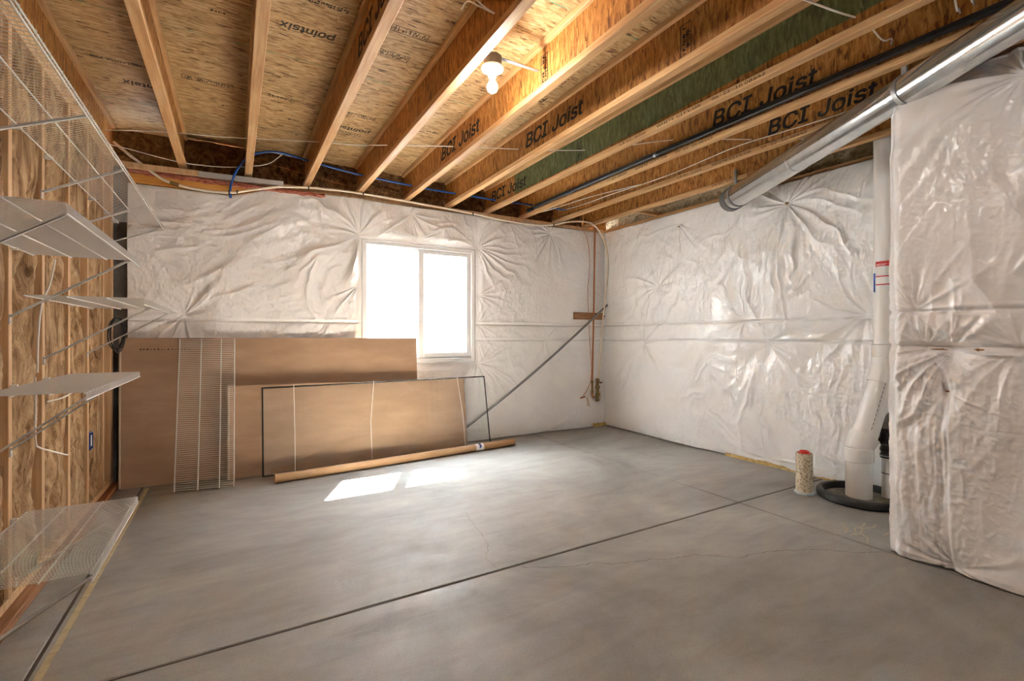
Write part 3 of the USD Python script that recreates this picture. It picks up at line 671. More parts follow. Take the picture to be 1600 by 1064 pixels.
# step inside the frame
for nm, m in ring(hx0 + .044, hx1 - .044, hz0 + .044, hz1 - .044, .014, fy0 + .03, fy1): part('track_' + nm, m, VINYL, wi)
mx = 1.705
def sash_ring(x0, x1, z0, z1, tl, tr, tt, tb, y0, y1):
    return cat([box(x0, x0 + tl, y0, y1, z0, z1, .004), box(x1 - tr, x1, y0, y1, z0, z1, .004), box(x0 + tl, x1 - tr, y0, y1, z1 - tt, z1, .004), box(x0 + tl, x1 - tr, y0, y1, z0, z0 + tb, .004)])
sash = part('sliding_sash', sash_ring(1.700, hx1 - .058, hz0 + .058, hz1 - .058, .062, .038, .030, .050, fy0 + .018, fy0 + .05), VINYL, wi)
fs = part('fixed_sash', sash_ring(hx0 + .046, 1.712, hz0 + .058, hz1 - .046, .012, .036, .012, .030, fy0 + .052, fy1), VINYL, wi)
part('pane', box(1.760, hx1 - .094, fy0 + .032, fy0 + .037, hz0 + .106, hz1 - .086), GLASS, sash)
part('pane', box(hx0 + .056, 1.678, fy0 + .060, fy0 + .065, hz0 + .086, hz1 - .056), GLASS, fs)
for z in (1.78, 1.28): part('latch', box(mx - .012, mx + .012, fy0 + .008, fy0 + .019, z, z + .07, .003), VINYL, sash)
for z in (1.93, .99): part('clip', box(hx1 - .112, hx1 - .098, fy0 + .022, fy0 + .030, z, z + .025, .002), GREY_CHANNEL, sash)

ww = thing('window_well', 'white liner of the sunlit window well outside the basement window', 'window well', (1.73, 5.5, .6), kind='structure')
WT = 3.02
sq = lambda v: math.copysign(abs(v) ** .55, v)
arc = [(.78, 5.135)] + [(1.745 - .965 * sq(math.cos(t)), 5.38 + .60 * sq(math.sin(t))) for t in np.linspace(0, math.pi, 33)] + [(2.71, 5.135)]
A = np.array(arc); n = len(A)
rows = [.62, WT]
V = np.vstack([np.c_[A, np.full(n, z)] for z in rows]); t_ = np.gradient(A, axis=0); t_ /= np.linalg.norm(t_, axis=1, keepdims=True)
O = A + np.c_[-t_[:, 1], t_[:, 0]] * .02
V = np.vstack([V] + [np.c_[O, np.full(n, z)] for z in rows]); F = []
for i in range(n - 1):
    F += [[i, i + 1, n + i + 1], [i, n + i + 1, n + i], [2 * n + i, 3 * n + i + 1, 2 * n + i + 1], [2 * n + i, 3 * n + i, 3 * n + i + 1], [n + i, n + i + 1, 3 * n + i + 1], [n + i, 3 * n + i + 1, 3 * n + i]]
part('liner', (V, np.array(F)), WELL, ww, smooth=40)
part('gravel_bed', box(.8, 2.66, 5.06, 6.0, .55, .64), CONCRETE_WALL, ww)
part('rust_spot', lathe([(.0, 0), (.022, 0.0), (.018, -.002), (.0, -.002)], (1.42, 5.955, 1.50), (0, 1, 0), 12), RUST, ww)

# ------------------------------------------------------------------ wire shelves on the stud wall
WR = .0013
def wire_shelf(label, z, y0, y1, xf, braces, xb=-.812, pitch=.0127, rods=1, lip=.030, lip_step=1):
    t = thing('wire_shelf', label, 'shelf', (xb, (y0 + y1) / 2, z), group='wire shelves on the stud wall')
    ys_ = np.arange(y0 + .004, y1 - .003, pitch)
    segs = [((xb, y, z), (xf, y, z)) for y in ys_] + [((xf, y, z), (xf + .002, y, z - lip)) for y in ys_[::lip_step]]
    part('cross_wires', bars(segs, WR), WHITE_WIRE, t, kind='stuff')
    part('back_rail', tube([(xb, y0, z - .004), (xb, y1, z - .004)], .0032, 8), WHITE_WIRE, t)
    part('front_rail', tube([(xf - .004, y0, z - .004), (xf - .004, y1, z - .004)], .0034, 8), WHITE_WIRE, t)
    part('lip_rail', tube([(xf, y0, z - lip), (xf, y1, z - lip)], .0034, 8), WHITE_WIRE, t)
    for k in range(rods):
        x = xb + (xf - xb) * (k + 1) / (rods + 1)
        part('middle_rail', tube([(x, y0, z - .004), (x, y1, z - .004)], .0032, 8), WHITE_WIRE, t)
    for y, dz in braces:
        p0, p1 = np.array([xf - .004, y, z - lip + .004]), np.array([XL + .006, y, z - dz])
        d = p1 - p0; L = np.linalg.norm(d); d /= L; nrm = np.array([-d[2], 0, d[0]])
        def sl(w0, w1, n0, n1):
            pts = [p + np.array([0, w, 0]) + nrm * k_ for p in (p0, p1) for w in (w0, w1) for k_ in (n0, n1)]
            return arr(m3.Manifold.hull_points(np.array(pts)))
        br = part('brace', cat([sl(-.008, .008, -.001, .001), sl(-.008, -.006, -.007, .001), sl(.006, .008, -.007, .001)]), WHITE_WIRE, t)
        part('brace_foot', cat([box(XL + .0005, XL + .006, y - .008, y + .008, z - dz - .03, z - dz + .012, .001), lathe([(0, .004), (.004, .004), (.003, 0), (0, 0)], (XL + .004, y, z - dz - .02), (1, 0, 0), 8)]), WHITE_WIRE, br)
    for s in studs:
        y = s - .019
        if y0 < y < y1: part('wall_clip', box(XL + .0005, xb + .006, y - .007, y + .007, z - .012, z + .008, .002), WHITE_WIRE, t)
    return t
wire_shelf('topmost white wire shelf, long and narrow, on the stud wall under the joists', 2.10, .90, 4.84, -.505, [(2.50, .16), (3.22, .19), (4.02, .18), (4.80, .17)], xb=-.80, pitch=.0254, rods=1, lip_step=5)
wire_shelf('second white wire shelf from the top, its underside seen near the left edge', 1.578, 1.81, 3.05, -.415, [(1.85, .30), (2.83, .30)], rods=2)
wire_shelf('middle white wire shelf reaching nearest to the back wall, beside the black cable coil', 1.382, 2.93, 4.14, -.385, [(3.255, .30), (4.074, .30)], rods=2)
wire_shelf('white wire shelf just below eye level, seen edge-on in front of the cardboard', .98, 2.42, 3.64, -.497, [(2.46, .27), (2.84, .27)], rods=2)
wire_shelf('lowest white wire shelf, just above the floor at the left', .405, 2.09, 2.97, -.413, [(2.11, .28), (2.90, .28)], rods=2)

# ------------------------------------------------------------------ sheets leaning on the back wall
c1 = thing('cardboard_sheet', 'large brown cardboard sheet leaning flat against the plastic under the window', 'cardboard', (.43, 4.75, 0), group='cardboard sheets')
q1 = [(-.765, 4.715, .002), (1.642, 4.715, .002), (1.642, 4.818, 1.172), (-.778, 4.822, 1.180)]
part('face', slab(q1, .010), CARD, c1)
q_ = np.array(q1); n_ = np.array([0, -1.0, .09])
part('left_edge', tube([q_[0] + [-.004, .003, .008], q_[3] + [-.004, .003, 0]], .009, 6), CARD_EDGE, c1, label='pale ragged edge')
mk = []
for k in range(16): mk.append(box(-.66 + k * .023 + RNG.uniform(0, .006), -.65 + k * .023 + RNG.uniform(0, .006), 4.806, 4.8075, 1.082, 1.082 + RNG.uniform(.004, .012)))
part('printed_marks', (cat(mk)[0] - [0, .0005, 0], cat(mk)[1]), INK_SOFT, c1)
c2 = thing('cardboard_sheet', 'smaller brown cardboard sheet leaning behind the black framed glass', 'cardboard', (1.05, 4.65, 0), group='cardboard sheets')
part('face', slab([(-.048, 4.60, .002), (2.150, 4.635, .002), (2.128, 4.685, .738), (-.048, 4.690, .772)], .008), CARD, c2)
part('left_edge', slab([(-.050, 4.592, .004), (-.034, 4.592, .004), (-.034, 4.682, .770), (-.050, 4.682, .770)], .005), CARD_EDGE, c2, label='pale creased edge')

gp = thing('glass_panel', 'clear glass panel in a thin black frame leaning on the cardboard', 'glass panel', (1.3, 4.6, 0))
G = np.array([(.210, 4.545, .004), (2.400, 4.588, .004), (2.352, 4.650, .752), (.208, 4.640, .744)])
part('glass', slab(G, .004), GLASS, gp)
for i in range(4):
    a, b = G[i], G[(i + 1) % 4]; d = (b - a) / np.linalg.norm(b - a) * .004
    part('frame_bar', tube([a - d, b + d], .0065, 4), BLACK, gp)
def ong(u, v, off=.006):
    p = (G[0] * (1 - u) + G[1] * u) * (1 - v) + (G[3] * (1 - u) + G[2] * u) * v
    n = np.cross(G[1] - G[0], G[3] - G[0]); n /= np.linalg.norm(n); return p + n * off
for ub, ut in ((.113, .115), (.418, .443), (.862, .850)):
    part('white_strap', tube([ong(ub, .0, .008), ong(ub + .002, .5, .0085), ong(ut, 1.0, .008), ong(ut, 1.02, .002)], .0035, 6), WHITE_WIRE, gp)

# leaning loose wire shelf
ls = thing('wire_shelf', 'loose white wire shelf leaning upright against the cardboard on the floor', 'shelf', (-.2, 4.42, 0))
B0, B1 = np.array([-.398, 4.440, .004]), np.array([-.004, 4.352, .004])
T0, T1 = np.array([-.391, 4.800, 1.170]), np.array([.001, 4.775, 1.172])
for k, u in enumerate((0, .385, .75, 1.0)):
    part('long_rail', tube([B0 + (B1 - B0) * u, T0 + (T1 - T0) * u], .0042, 8), WHITE_WIRE, ls)
nb = 76
for k in range(nb):
    v = (k + .7) / nb
    a, b = B0 + (T0 - B0) * v, B1 + (T1 - B1) * v
    o = np.array([0, -.005, 0])
    part('cross_wire', bars([(a + o, b + o)], .0019, 5), WHITE_WIRE, ls)

# roll on the floor
R = .036
ro = thing('paper_roll', 'long brown paper roll lying on the floor along the leaning glass', 'roll', (1.46, 4.38, 0))
ra, rb = np.array([.283, 4.312, R]), np.array([2.640, 4.500, R])
ax = (rb - ra); L = np.linalg.norm(ax); ax /= L
part('roll_body', lathe([(R - .006, .004), (R - .006, 0), (R, 0), (R, L * .795)], ra, ax, 28), TUBE, ro, smooth=35)
part('roll_end', lathe([(R + .0006, L * .795), (R + .0006, L - .004), (R - .003, L), (0, L)], ra, ax, 28), TUBE_TAN, ro, label='darker taped end', smooth=35)
part('core', lathe([(0, .006), (R - .007, .006)], ra, ax, 28), CARD_EDGE, ro)
lb = part('label', lathe([(R + .001, L * .792), (R + .001, L * .832)], ra, ax, 28), PAPER, ro, label='white printed label around the roll', smooth=35)
u_ = np.cross(ax, [0, 0, 1.0]); u_ /= np.linalg.norm(u_)
mk = []
for k in range(5):
    th = math.radians(15 + 18 * k); c0 = ra + ax * (L * (.812 + .004 * (k % 2))) + (math.cos(th) * u_ + math.sin(th) * np.array([0, 0, 1.0])) * (R + .0013)
    mk.append(lathe([(0, 0), (.011, 0), (.010, .0008), (0, .0008)], c0, math.cos(th) * u_ + math.sin(th) * np.array([0, 0, 1.0]), 10))
part('label_print', cat(mk), BLUE_INK, lb)

# ------------------------------------------------------------------ lamp on the joist, and two added fill bulbs out of view
def lamp(x, y, label):
    t = thing('lampholder', label, 'light', (x, y, 2.62))
    part('junction_box', lathe([(0, .055), (.050, .055), (.052, .050), (.052, .0), (.048, -.004)], (x, y, 2.665), (0, 0, 1), 8), GREY_BOX, t)
    part('mounting_bar', box(x - .075, x + .3, y - .012, y + .012, 2.722, 2.726), STEEL, t)
    hd = part('holder', lathe([(.0, .0), (.060, 0), (.062, -.006), (.058, -.014), (.035, -.022), (.024, -.034), (.0225, -.052), (.019, -.055), (0, -.055)], (x, y, 2.660), (0, 0, 1), 32), PORCELAIN, t, smooth=40)
    for a in (.4, .4 + math.pi): part('screw', lathe([(0, -.002), (.004, -.002), (.004, .002)], (x + .045 * math.cos(a), y + .045 * math.sin(a), 2.644), (0, 0, 1), 8), BRASS, hd)
    bu = part('bulb', lathe([(.013, .0), (.013, -.012), (.017, -.022), (.026, -.036), (.0300, -.050), (.0295, -.060), (.025, -.072), (.015, -.080), (0, -.0825)], (x, y, 2.605), (0, 0, 1), 24), LAMP, t, label='glowing white bulb', smooth=True)
    return t
lamp(1.215, 2.30, 'bare glowing bulb in a white porcelain holder under the joists')
lamp(.72, -2.4, 'added fill bulb in a porcelain holder near the rear wall, out of view')  # added behind the camera to lift the room light
lamp(1.75, -1.1, 'added fill bulb in a porcelain holder behind the camera at the right')  # added to brighten the projecting corner from the camera side

# ------------------------------------------------------------------ duct
du = thing('metal_duct', 'shiny galvanised round duct hanging under the joists at the upper right', 'duct', (3.5, 1.8, 2.5))
e0, e1 = np.array([4.10, 2.895, 2.490]), np.array([2.40, -.12, 2.530])
d = e1 - e0; L = np.linalg.norm(d); d /= L
def rad(s): return .104 - .026 * min(s / 2.55, 1.0)
prof = [(rad(s), s) for s in np.linspace(.075, L, 30)]
part('pipe', lathe(prof, e0, d, 40), GALV, du, smooth=40)
part('end_collar', lathe([(0, .0), (.095, 0), (.108, .004), (.110, .03), (.110, .085), (.104, .088), (.104, .084)], e0, d, 40), DARK_STEEL, du, label='dark grey end collar', smooth=40)
for s in (1.05, 2.75):
    part('seam_ring', lathe([(rad(s), s - .008), (rad(s) + .003, s - .004), (rad(s) + .003, s + .004), (rad(s), s + .008)], e0, d, 40), GALV, du, smooth=40)
u1 = np.cross(d, [0, 0, 1.0]); u1 /= np.linalg.norm(u1)
for s, zt in ((.17, ZJ + .10), (2.02, ZJ + .03)):
    c0 = e0 + d * s; r_ = rad(s) + .002
    st = part('hanger_strap', lathe([(r_, -.014), (r_ + .002, -.014), (r_ + .002, .014), (r_, .014)], c0, d, 40), STEEL if s > 1 else DARK_STEEL, du, label='metal strap hanging from a joist', smooth=40)
    side = c0 - u1 * (r_ * -.0)
    part('strap_tail', box(c0[0] - .055, c0[0] - .035, c0[1] - .012, c0[1] + .012, c0[2] + rad(s) * .75, zt, .0008), STEEL, st)

# ------------------------------------------------------------------ plastic vent pipe, sump, discharge pipe, stub
def arcpath(p0, p1, p2, n=6):
    p0, p1, p2 = map(np.array, (p0, p1, p2)); return [(1 - t) ** 2 * p0 + 2 * t * (1 - t) * p1 + t * t * p2 for t in np.linspace(0, 1, n)]
vp = thing('vent_pipe', 'thick white plastic vent pipe rising from the sump with a slanted offset', 'pipe', (4.0, 1.735, .0))
lx, ly = 3.985, 1.755; ux, uy = 4.165, 1.650
pr_ = .083
zl, zu = .385, .98
part('lower_pipe', tube([(lx, ly, .012), (lx, ly, .30)], pr_, 32), PVC, vp, smooth=50)
part('lower_hub', lathe([(pr_, -.005), (.093, 0), (.094, .09), (.090, .10), (pr_, .10)], (lx, ly, .275), (0, 0, 1), 32), PVC, vp, smooth=40)
el = arcpath((lx, ly, .36), (lx, ly, zl), (lx + .040, ly - .023, zl + .075), 8)
part('lower_elbow', tube(el, [.088, .089, .090, .091, .092, .094, .096, .097], 32), PVC, vp, smooth=50)
dp = part('slanted_pipe', tube([el[-1] - (el[-1] - el[-2]) * .5, (ux - .03, uy + .017, zu - .10)], .081, 32), PVC, vp, smooth=50)
va, vb_ = np.array(el[-1]), np.array((ux - .03, uy + .017, zu - .10)); vd = (vb_ - va) / np.linalg.norm(vb_ - va)
side = np.array([-ux, -uy, 0.0]); side = side - vd * (side @ vd); side /= np.linalg.norm(side); rt = np.cross(vd, side); rt /= np.linalg.norm(rt)
if rt @ np.array([c_, -s_, 0]) < 0: rt = -rt
off = (side * .95 + rt * .30); off /= np.linalg.norm(off)
part('printed_line', bars([(va + vd * t + off * .0815, va + vd * (t + .025) + off * .0815) for t in np.arange(.05, .40, .034)], .0016, 4), INK_SOFT, dp, label='dark printed text line along the pipe')
part('upper_elbow', tube(arcpath((ux - .042, uy + .0245, zu - .135), (ux, uy, zu - .01), (ux, uy, zu + .08), 8), .089, 32), PVC, vp, smooth=50)
part('upper_hub', lathe([(pr_, -.005), (.093, 0), (.093, .09), (pr_, .095)], (ux, uy, zu + .06), (0, 0, 1), 32), PVC, vp, smooth=40)
up = part('upper_pipe', tube([(ux, uy, zu + .07), (ux, uy, 2.915)], .081, 32), PVC, vp, smooth=50)
def wrap(z0, z1, a0, a1, r, n=10):
    V, F = [], []
    for i in range(n + 1):
        a = a0 + (a1 - a0) * i / n; V += [(ux + r * math.cos(a), uy + r * math.sin(a), z0), (ux + r * math.cos(a), uy + r * math.sin(a), z1)]
    for i in range(n): F += [[2 * i, 2 * i + 2, 2 * i + 3], [2 * i, 2 * i + 3, 2 * i + 1]]
    return np.array(V), np.array(F)
ac = math.atan2(-1.0, -2.5) % (2 * math.pi)          # direction from the pipe to the camera
ac = math.atan2(-uy, -ux) % (2 * math.pi)
st = part('warning_label', wrap(1.535, 1.745, ac - .95, ac + .35, .0818), PAPER, up, label='white warning label with red bars')
part('red_bar', wrap(1.705, 1.742, ac - .94, ac + .34, .0823), RED_INK, st)
part('red_bar', wrap(1.628, 1.636, ac - .94, ac + .34, .0823), RED_INK, st)
part('red_bar', wrap(1.568, 1.576, ac - .94, ac + .34, .0823), RED_INK, st)
part('blue_edge', wrap(1.52, 1.66, ac - 1.30, ac - .98, .0823), BLUE_INK, st)
part('label_print', cat([wrap(1.712 + .008 * k, 1.7145 + .008 * k, ac - .85, ac - .1 + .1 * k, .0826) for k in range(2)]), PAPER, st)

su = thing('sump_basin', 'round sump pit with a thick black rim at the foot of the vent pipe', 'sump', (*SUMP, 0))
part('rim', lathe([(.262, .002), (.276, .012), (.278, .040), (.266, .056), (.244, .058), (.232, .048), (.230, .0), (.230, -.2)], (*SUMP, 0), (0, 0, 1), 56), BLACK_PLASTIC, su, smooth=50)
part('lid', lathe([(0, .010), (.228, .010), (.228, -.01)], (*SUMP, 0), (0, 0, 1), 48), DIRT, su, label='dirty recessed lid')

dc = thing('discharge_pipe', 'slim white pump pipe with a black check valve beside the projecting wall', 'pipe', (4.165, 1.665, 0))
dx, dy = 4.145, 1.640
part('lower_pipe', tube([(dx, dy, .012), (dx, dy, .32)], .036, 24), PVC, dc, smooth=50)
part('cable_tie', lathe([(.036, -.003), (.038, 0), (.036, .003)], (dx, dy, .19), (0, 0, 1), 20), BLACK, dc)
part('check_valve', lathe([(.037, 0), (.044, .002), (.044, .03), (.040, .034), (.040, .05), (.046, .054), (.046, .075), (.040, .08), (.040, .10), (.054, .105), (.058, .115), (.058, .135), (.050, .145), (.045, .16), (.045, .19), (.050, .195), (.050, .215), (.040, .22)], (dx, dy, .30), (0, 0, 1), 24), BLACK, dc, smooth=30)
part('clamp', lathe([(.0455, -.006), (.047, -.006), (.047, .006), (.0455, .006)], (dx, dy, .318), (0, 0, 1), 24), STEEL, dc)
part('rubber_elbow', tube(arcpath((dx, dy, .50), (dx, dy, .60), (dx + .07, dy - .07, .64), 8), .042, 20), GREY_RUBBER, dc, smooth=50)

sp = thing('pipe_stub', 'short cream pipe stub with a red plug standing in the floor', 'pipe stub', (3.752, 2.02, 0))
part('stub_body', lathe([(.057, .002), (.057, .300), (.054, .306), (.050, .306), (.050, .285)], (3.752, 2.02, 0), (0, 0, 1), 28), STUB, sp, smooth=40)
part('plug', lathe([(0, .312), (.020, .314), (.022, .322), (.030, .322), (.034, .308), (.050, .300), (.050, .28)][::-1], (3.752, 2.02, 0), (0, 0, 1), 18), RED_PLUG, sp, label='red plug')
part('base_collar', lathe([(0, .0), (.074, .001), (.072, .012), (.058, .014), (.056, .002)], (3.752, 2.02, .0), (0, 0, 1), 9), COLLAR_BLUE, sp, label='pale blue foam collar')

# ------------------------------------------------------------------ corner plumbing
YP = 4.815
cp = thing('copper_pipe', 'vertical copper pipe in the back right corner with fittings at its foot', 'pipe', (4.03, YP, .4))
part('pipe', tube([(4.055, YP, 2.90), (4.03, YP, 1.5), (4.005, YP, .60)], .011, 12), COPPER, cp, smooth=50)
part('fitting', lathe([(.011, .0), (.017, .005), (.017, .04), (.013, .045), (.013, .13), (.018, .135), (.018, .16), (.011, .165)], (4.005, YP, .45), (0, 0, 1), 14), BRASS, cp)
part('tail', tube([(4.005, YP, .46), (4.007, YP, .41), (4.03, YP, .395)], .013, 12), COPPER, cp)
va_ = thing('brass_valve', 'stack of dull brass valves at the foot of the cream tube in the corner', 'valve', (4.095, YP, .36))
part('valve_body', lathe([(.010, 0), (.022, .005), (.026, .02), (.018, .035), (.018, .07), (.026, .075), (.028, .10), (.020, .115), (.020, .16), (.030, .17), (.030, .20), (.020, .21), (.020, .25), (.028, .26), (.026, .29), (.014, .30)], (4.085, YP - .01, .34), (0, 0, 1), 16), BRASS, va_, smooth=30)
part('handle', cat([box(4.11, 4.15, YP - .03, YP - .02, .575, .595, .003), tube([(4.085, YP - .02, .585), (4.12, YP - .03, .585)], .006, 8)]), BRASS, va_)
part('side_port', tube([(4.085, YP - .01, .40), (4.03, YP - .005, .40)], .012, 10), BRASS, va_)
part('yellow_tag', box(4.115, 4.125, YP - .02, YP - .015, .37, .47), YELLOW_BATT, va_)
tg = thing('drain_bib', 'small dark hose bib poking out of the plastic left of the copper pipe', 'tap', (3.87, YP, .40))
part('spout', tube([(3.90, YP + .02, .41), (3.85, YP - .01, .41), (3.80, YP - .02, .405)], .010, 10), COPPER, tg)
part('paper_tag', slab([(3.92, YP - .012, .30), (3.96, YP - .012, .28), (3.93, YP - .008, .40), (3.90, YP - .008, .41)], .001), CARD_EDGE, tg)
kw = thing('copper_wire', 'thin reddish ground wire hanging left of the copper pipe', 'wire', (3.93, YP, 1.5))
part('wire', tube(smooth_path([(3.80, 4.86, 2.62), (3.88, YP, 2.52), (3.945, YP, 2.35), (3.96, YP, 2.1), (3.93, YP, 1.75), (3.945, YP, 1.48), (3.965, YP, 1.1), (3.99, YP, .68), (3.93, YP - .004, .52), (3.86, YP, .43)]), .0035, 6), COPPER, kw)
wbk = thing('wood_block', 'short brown wood block fixed to the plastic in the corner', 'wood block', (4.0, 4.85, 1.45))
part('block', box(3.735, 4.235, 4.842, 4.866, 1.405, 1.495, .003), BLOCK, wbk)
cx = thing('cream_tube', 'cream plastic water tube running along the top of the back wall and down the corner', 'tube', (1.6, 4.83, 2.55))
yt = YB - .075
along = [(-.83, yt + .05, 2.74), (-.759, yt + .02, 2.672), (-.62, yt, 2.56), (-.488, yt, 2.472), (-.27, yt, 2.435), (-.031, yt, 2.444), (.16, yt, 2.50), (.428, yt, 2.566), (.941, yt, 2.602), (1.726, yt, 2.585), (2.30, yt, 2.56), (2.657, yt, 2.535), (3.10, yt, 2.53), (3.378, yt, 2.560), (3.60, yt, 2.62), (3.74, yt, 2.642), (3.90, yt, 2.648), (3.985, yt, 2.622), (4.09, yt, 2.55), (4.18, yt, 2.42), (4.228, yt, 2.25), (4.235, yt, 2.05), (4.205, yt, 1.80), (4.15, yt, 1.4), (4.11, yt, 1.0), (4.085, yt + .005, .64)]
along = [(x, y - .05 * smoothstep(3.5, 4.0, x), z) for x, y, z in along]
part('tube', tube(smooth_path(along, 6), .011, 10), PEX_WHITE, cx, smooth=60)
for x, z in ((-.04, 2.444), (.02, 2.458), (.60, 2.585), (1.10, 2.600), (2.30, 2.56), (3.40, 2.565), (4.165, 1.45)):
    part('clip', lathe([(.0115, -.006), (.0145, -.006), (.0145, .006), (.0115, .006)], (x, yt - .05 * smoothstep(3.5, 4.0, x), z), (1, 0, .05) if x < 4 else (.2, 0, 1), 14), BLACK, cx)
part('coupling', tube([(-.46, yt, 2.462), (-.40, yt, 2.448)], .015, 10), BRASS, cx)
bt = thing('blue_tube', 'bright blue water tube arching over the back wall and through the joists', 'tube', (1.5, 4.75, 2.7))
yb_ = 4.72
part('tube', tube(smooth_path([(-.030, YB - .07, 2.40), (-.028, YB - .08, 2.50), (.02, 4.78, 2.64), (.113, yb_, 2.752), (.235, yb_, 2.815), (.362, yb_, 2.832), (.48, yb_, 2.818), (.60, yb_, 2.80), (.90, yb_, 2.765), (1.212, yb_, 2.742), (1.739, yb_, 2.722), (2.2, yb_, 2.72), (2.594, yb_, 2.720), (3.066, yb_, 2.730), (3.5, yb_, 2.735)], 6), .0095, 10), PEX_BLUE, bt, smooth=60)
co = thing('conduit_pole', 'long grey conduit leaning diagonally across the plastic into the corner', 'conduit', (3.0, 4.78, .8))
ca, cb = np.array([4.235, 4.787, 1.60]), np.array([1.88, 4.742, .014])
part('conduit', tube([ca * (1 - t) + cb * t + np.array([0, -.01, -.055]) * math.sin(math.pi * t) for t in np.linspace(0, 1, 18)], .0135, 12), CONDUIT, co, smooth=60)

# ------------------------------------------------------------------ cables and pipes in the ceiling
rx = thing('white_cable', 'white electrical cable strung across the bays through the joist webs', 'cable', (1, 4, 2.75))
zr = 2.765
part('cable', tube(smooth_path([(-.95, 4.76, 2.77), (-.60, 4.60, 2.775), (-.40, 4.50, 2.768), (-.15, 4.38, 2.752), (.10, 4.28, 2.748), (.55, 4.11, 2.755), (.85, 3.99, 2.748), (1.10, 3.87, 2.755), (1.60, 3.63, 2.760), (2.08, 3.40, 2.755), (2.57, 3.12, 2.752), (3.05, 2.62, 2.76), (3.5, 2.30, 2.74), (4.0, 2.0, 2.74)], 6), .0042, 6), ROMEX, rx)
rx2 = thing('white_cable', 'thin white cable drooping behind the leftmost joists above the channel', 'cable', (0, 4.8, 2.6))
part('cable', tube(smooth_path([(-.95, 4.80, 2.70), (-.757, 4.80, 2.683), (-.45, 4.80, 2.640), (-.263, 4.80, 2.636), (-.05, 4.80, 2.655), (.15, 4.80, 2.70), (.27, 4.80, 2.745), (.36, 4.80, 2.83), (.40, 4.84, 2.88)], 6), .0042, 6), ROMEX, rx2)
rx3 = thing('copper_wire', 'bare thin copper wire strung behind the blue tube at the rim', 'wire', (.8, 4.9, 2.68))
part('wire', tube(smooth_path([(.15, 4.93, 2.79), (.40, 4.93, 2.765), (.62, 4.93, 2.735), (1.0, 4.93, 2.69), (1.4, 4.93, 2.675)], 5), .003, 5), COPPER, rx3)
lp = thing('white_cable', 'pair of white cables looping down into the joist beside the bulb', 'cable', (1.1, 2.1, 2.8))
for dx_ in (0, .035):
    part('cable', tube(smooth_path([(JX[4] - .02, 2.30 - dx_ * 3, 2.915), (JX[4] - .045, 2.17 - dx_ * 1.6, 2.87), (JX[4] - .03, 2.07 - dx_ * .5, 2.79), (JX[4] + .02, 2.02, 2.745), (JX[4] + .05, 2.01, 2.74)], 6), .0045, 6), ROMEX, lp)
for i, (pts, lab) in enumerate([
    ([(2.08, 1.20, 2.70), (2.30, 1.13, 2.66), (2.55, 1.133, 2.706)], 'white cable crossing the bay in front of the green stained joist'),
    ([(2.58, 1.12, 2.72), (2.72, 1.10, 2.64), (2.9, 1.13, 2.715), (3.03, 1.18, 2.75)], 'white cable crossing the bay just right of the green stained joist'),
    ([(2.58, .80, 2.72), (2.75, .83, 2.64), (2.9, .87, 2.715), (3.03, .90, 2.755)], 'white cable looping near the upper right edge above the duct')]):
    t = thing('white_cable', lab, 'cable', pts[1])
    part('cable', tube(smooth_path(pts, 6), .0045, 6), ROMEX, t)
    if i == 2: part('cable', tube(smooth_path([(a, b - .05, c + .01) for a, b, c in pts], 6), .0045, 6), ROMEX, t)
cj = thing('white_cable', 'long white cable sagging along the lettered joist toward the duct', 'cable', (3.47, 3, 2.69))
part('cable', tube(smooth_path([(3.50, 4.85, 2.75), (3.47, 4.80, 2.755), (3.45, 4.60, 2.715), (3.455, 4.277, 2.700), (3.46, 3.83, 2.698), (3.465, 3.4, 2.685), (3.47, 3.006, 2.683), (3.475, 2.70, 2.70), (3.475, 2.363, 2.712), (3.475, 2.0, 2.69), (3.47, 1.648, 2.668), (3.47, 1.2, 2.67)], 6), .0042, 6), ROMEX, cj)
ck = thing('white_cable', 'short white cable running beside the black pipe at the back wall', 'cable', (3.0, 4.5, 2.66))
part('cable', tube(smooth_path([(3.10, 4.85, 2.70), (3.12, 4.70, 2.655), (3.15, 4.3, 2.64), (3.22, 3.9, 2.65), (3.40, 3.55, 2.68), (3.49, 3.45, 2.70)], 6), .0042, 6), ROMEX, ck)
bp = thing('black_pipe', 'black gas pipe running along the joists toward the metal duct', 'pipe', (2.975, 2.5, 2.665))
part('pipe', tube([(2.978, 4.62, 2.668), (2.975, 2.8, 2.672), (2.97, -1.0, 2.672)], .015, 14), BLACK_PIPE, bp, smooth=60)
part('pipe', tube([(3.000, 4.62, 2.700), (3.000, 2.8, 2.703), (3.000, -1.0, 2.703)], .010, 12), BLACK_PIPE, bp, smooth=60)
part('end_fitting', lathe([(.0, 0), (.018, 0), (.024, .006), (.024, .05), (.016, .056), (.016, .09), (.022, .095), (.022, .12), (.015, .125)], (2.978, 4.76, 2.666), (0, -1, 0), 14), BLACK_PIPE, bp)
part('clip', lathe([(.0155, -.012), (.0185, -.012), (.0185, .012), (.0155, .012)], (2.9745, 2.78, 2.672), (0, 1, 0), 16), STEEL, bp, label='bright metal clip')

ch = thing('metal_channel', 'grey metal channel and wood strip lying on top of the back wall', 'channel', (-.1, 4.84, 2.55))
part('wood_strip', slab([(-.74, 4.80, 2.535), (-.26, 4.80, 2.548), (-.26, 4.80, 2.588), (-.74, 4.80, 2.575)], .04), STUD, ch, label='raw wood strip')
def chan(y0, y1, dz0, dz1): return slab([(-.262, y0, 2.545 + dz0), (.386, y0, 2.562 + dz0), (.386, y0, 2.562 + dz1), (-.262, y0, 2.545 + dz1)], y1 - y0)
part('channel', cat([chan(4.800, 4.803, 0, .040), chan(4.803, 4.845, .037, .040), chan(4.803, 4.845, 0, .003)]), GREY_CHANNEL, ch)

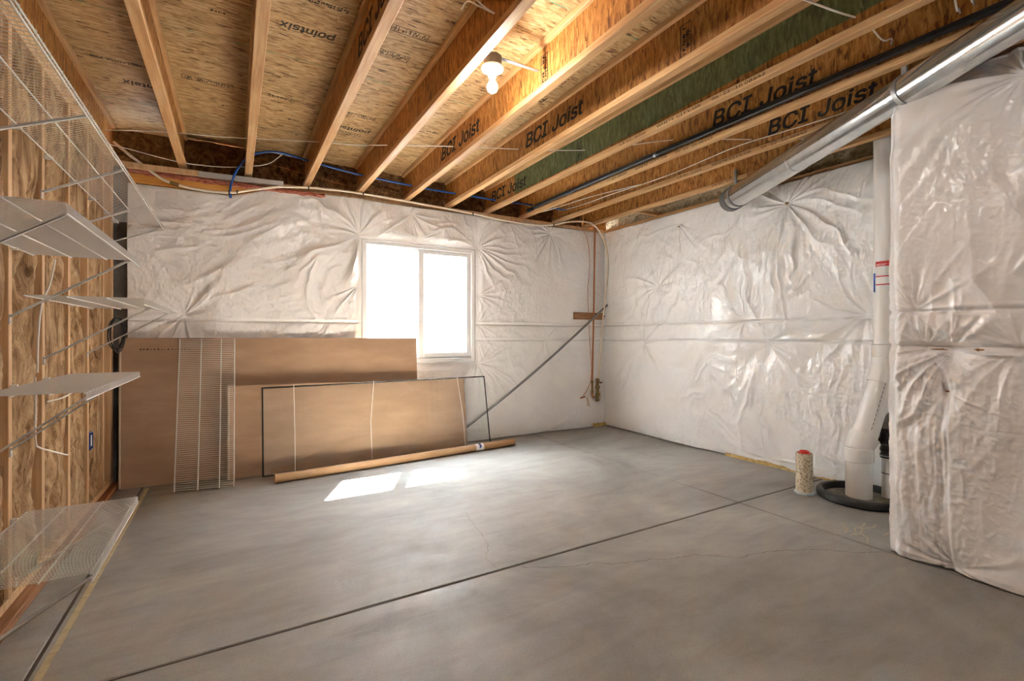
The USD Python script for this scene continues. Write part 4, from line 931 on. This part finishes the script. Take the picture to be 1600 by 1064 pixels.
# ------------------------------------------------------------------ small things on the stud wall and floor
cl = thing('cable_coil', 'coil of black cable hanging on the last stud beside the back wall', 'cable coil', (-.78, 4.72, 1.22))
cc = np.array([-.780, 4.685, 1.215])
e1_, e2_ = np.array([.25, .968, 0]), np.array([0, 0, 1.0])
for k in range(7):
    r1, r2 = RNG.uniform(.085, .125), RNG.uniform(.10, .140); o = RNG.normal(0, .010, 3) * [.3, 1, 1]
    part('loop', tube([cc + o + e1_ * r1 * math.cos(t) + e2_ * r2 * math.sin(t) for t in np.linspace(0, 2 * math.pi, 34)], .0042, 6), BLACK, cl)
ob = thing('outlet_box', 'small blue electrical box nailed to a stud above the lowest shelf', 'outlet box', (-.84, 4.16, .50))
part('box_shell', cat([box(-.895, -.822, 4.126, 4.130, .44, .555), box(-.895, -.822, 4.186, 4.190, .44, .555), box(-.895, -.822, 4.13, 4.186, .44, .444), box(-.895, -.822, 4.13, 4.186, .551, .555), box(-.895, -.890, 4.13, 4.186, .444, .551)]), BLUE_BOX, ob)
part('receptacle', cat([box(-.835, -.824, 4.14, 4.176, .46, .535, .003)]), VINYL, ob)
for i, (pts, lab) in enumerate([
    ([(-.822, 3.11, 1.0), (-.820, 3.108, .90), (-.820, 3.108, .70), (-.815, 3.15, .655), (-.80, 3.244, .618), (-.775, 3.36, .572), (-.77, 3.394, .563)], 'white cable hanging down the studs and bending out above the lowest shelf'),
    ([(-.82, 3.16, .93), (-.80, 3.22, .92), (-.77, 3.33, .91), (-.75, 3.40, .90), (-.775, 3.34, .875), (-.81, 3.22, .868)], 'short white cable loop just under the shelf beside a stud'),
    ([(-.822, 3.14, 1.02), (-.815, 3.13, 1.22), (-.812, 3.17, 1.36), (-.812, 3.28, 1.46), (-.82, 3.40, 1.60)], 'white cable curving up the studs behind the middle shelf')]):
    t = thing('white_cable', lab, 'cable', pts[2])
    part('cable', tube(smooth_path(pts, 6), .0042, 7), ROMEX, t)
ts = thing('floor_strip', 'thin tan strip lying on the concrete beside the left wall', 'strip', (-.592, 3.3, 0))
for a, b in ((-2.0, .6), (.603, 1.95), (1.953, 2.42), (2.423, 2.86), (2.863, 3.9), (3.903, 4.66)):
    part('strip_length', box(-.606 + .003 * (a > 2), -.580 + .003 * (a > 2), a, b, .0005, .0035, .0008), TAPE, ts)
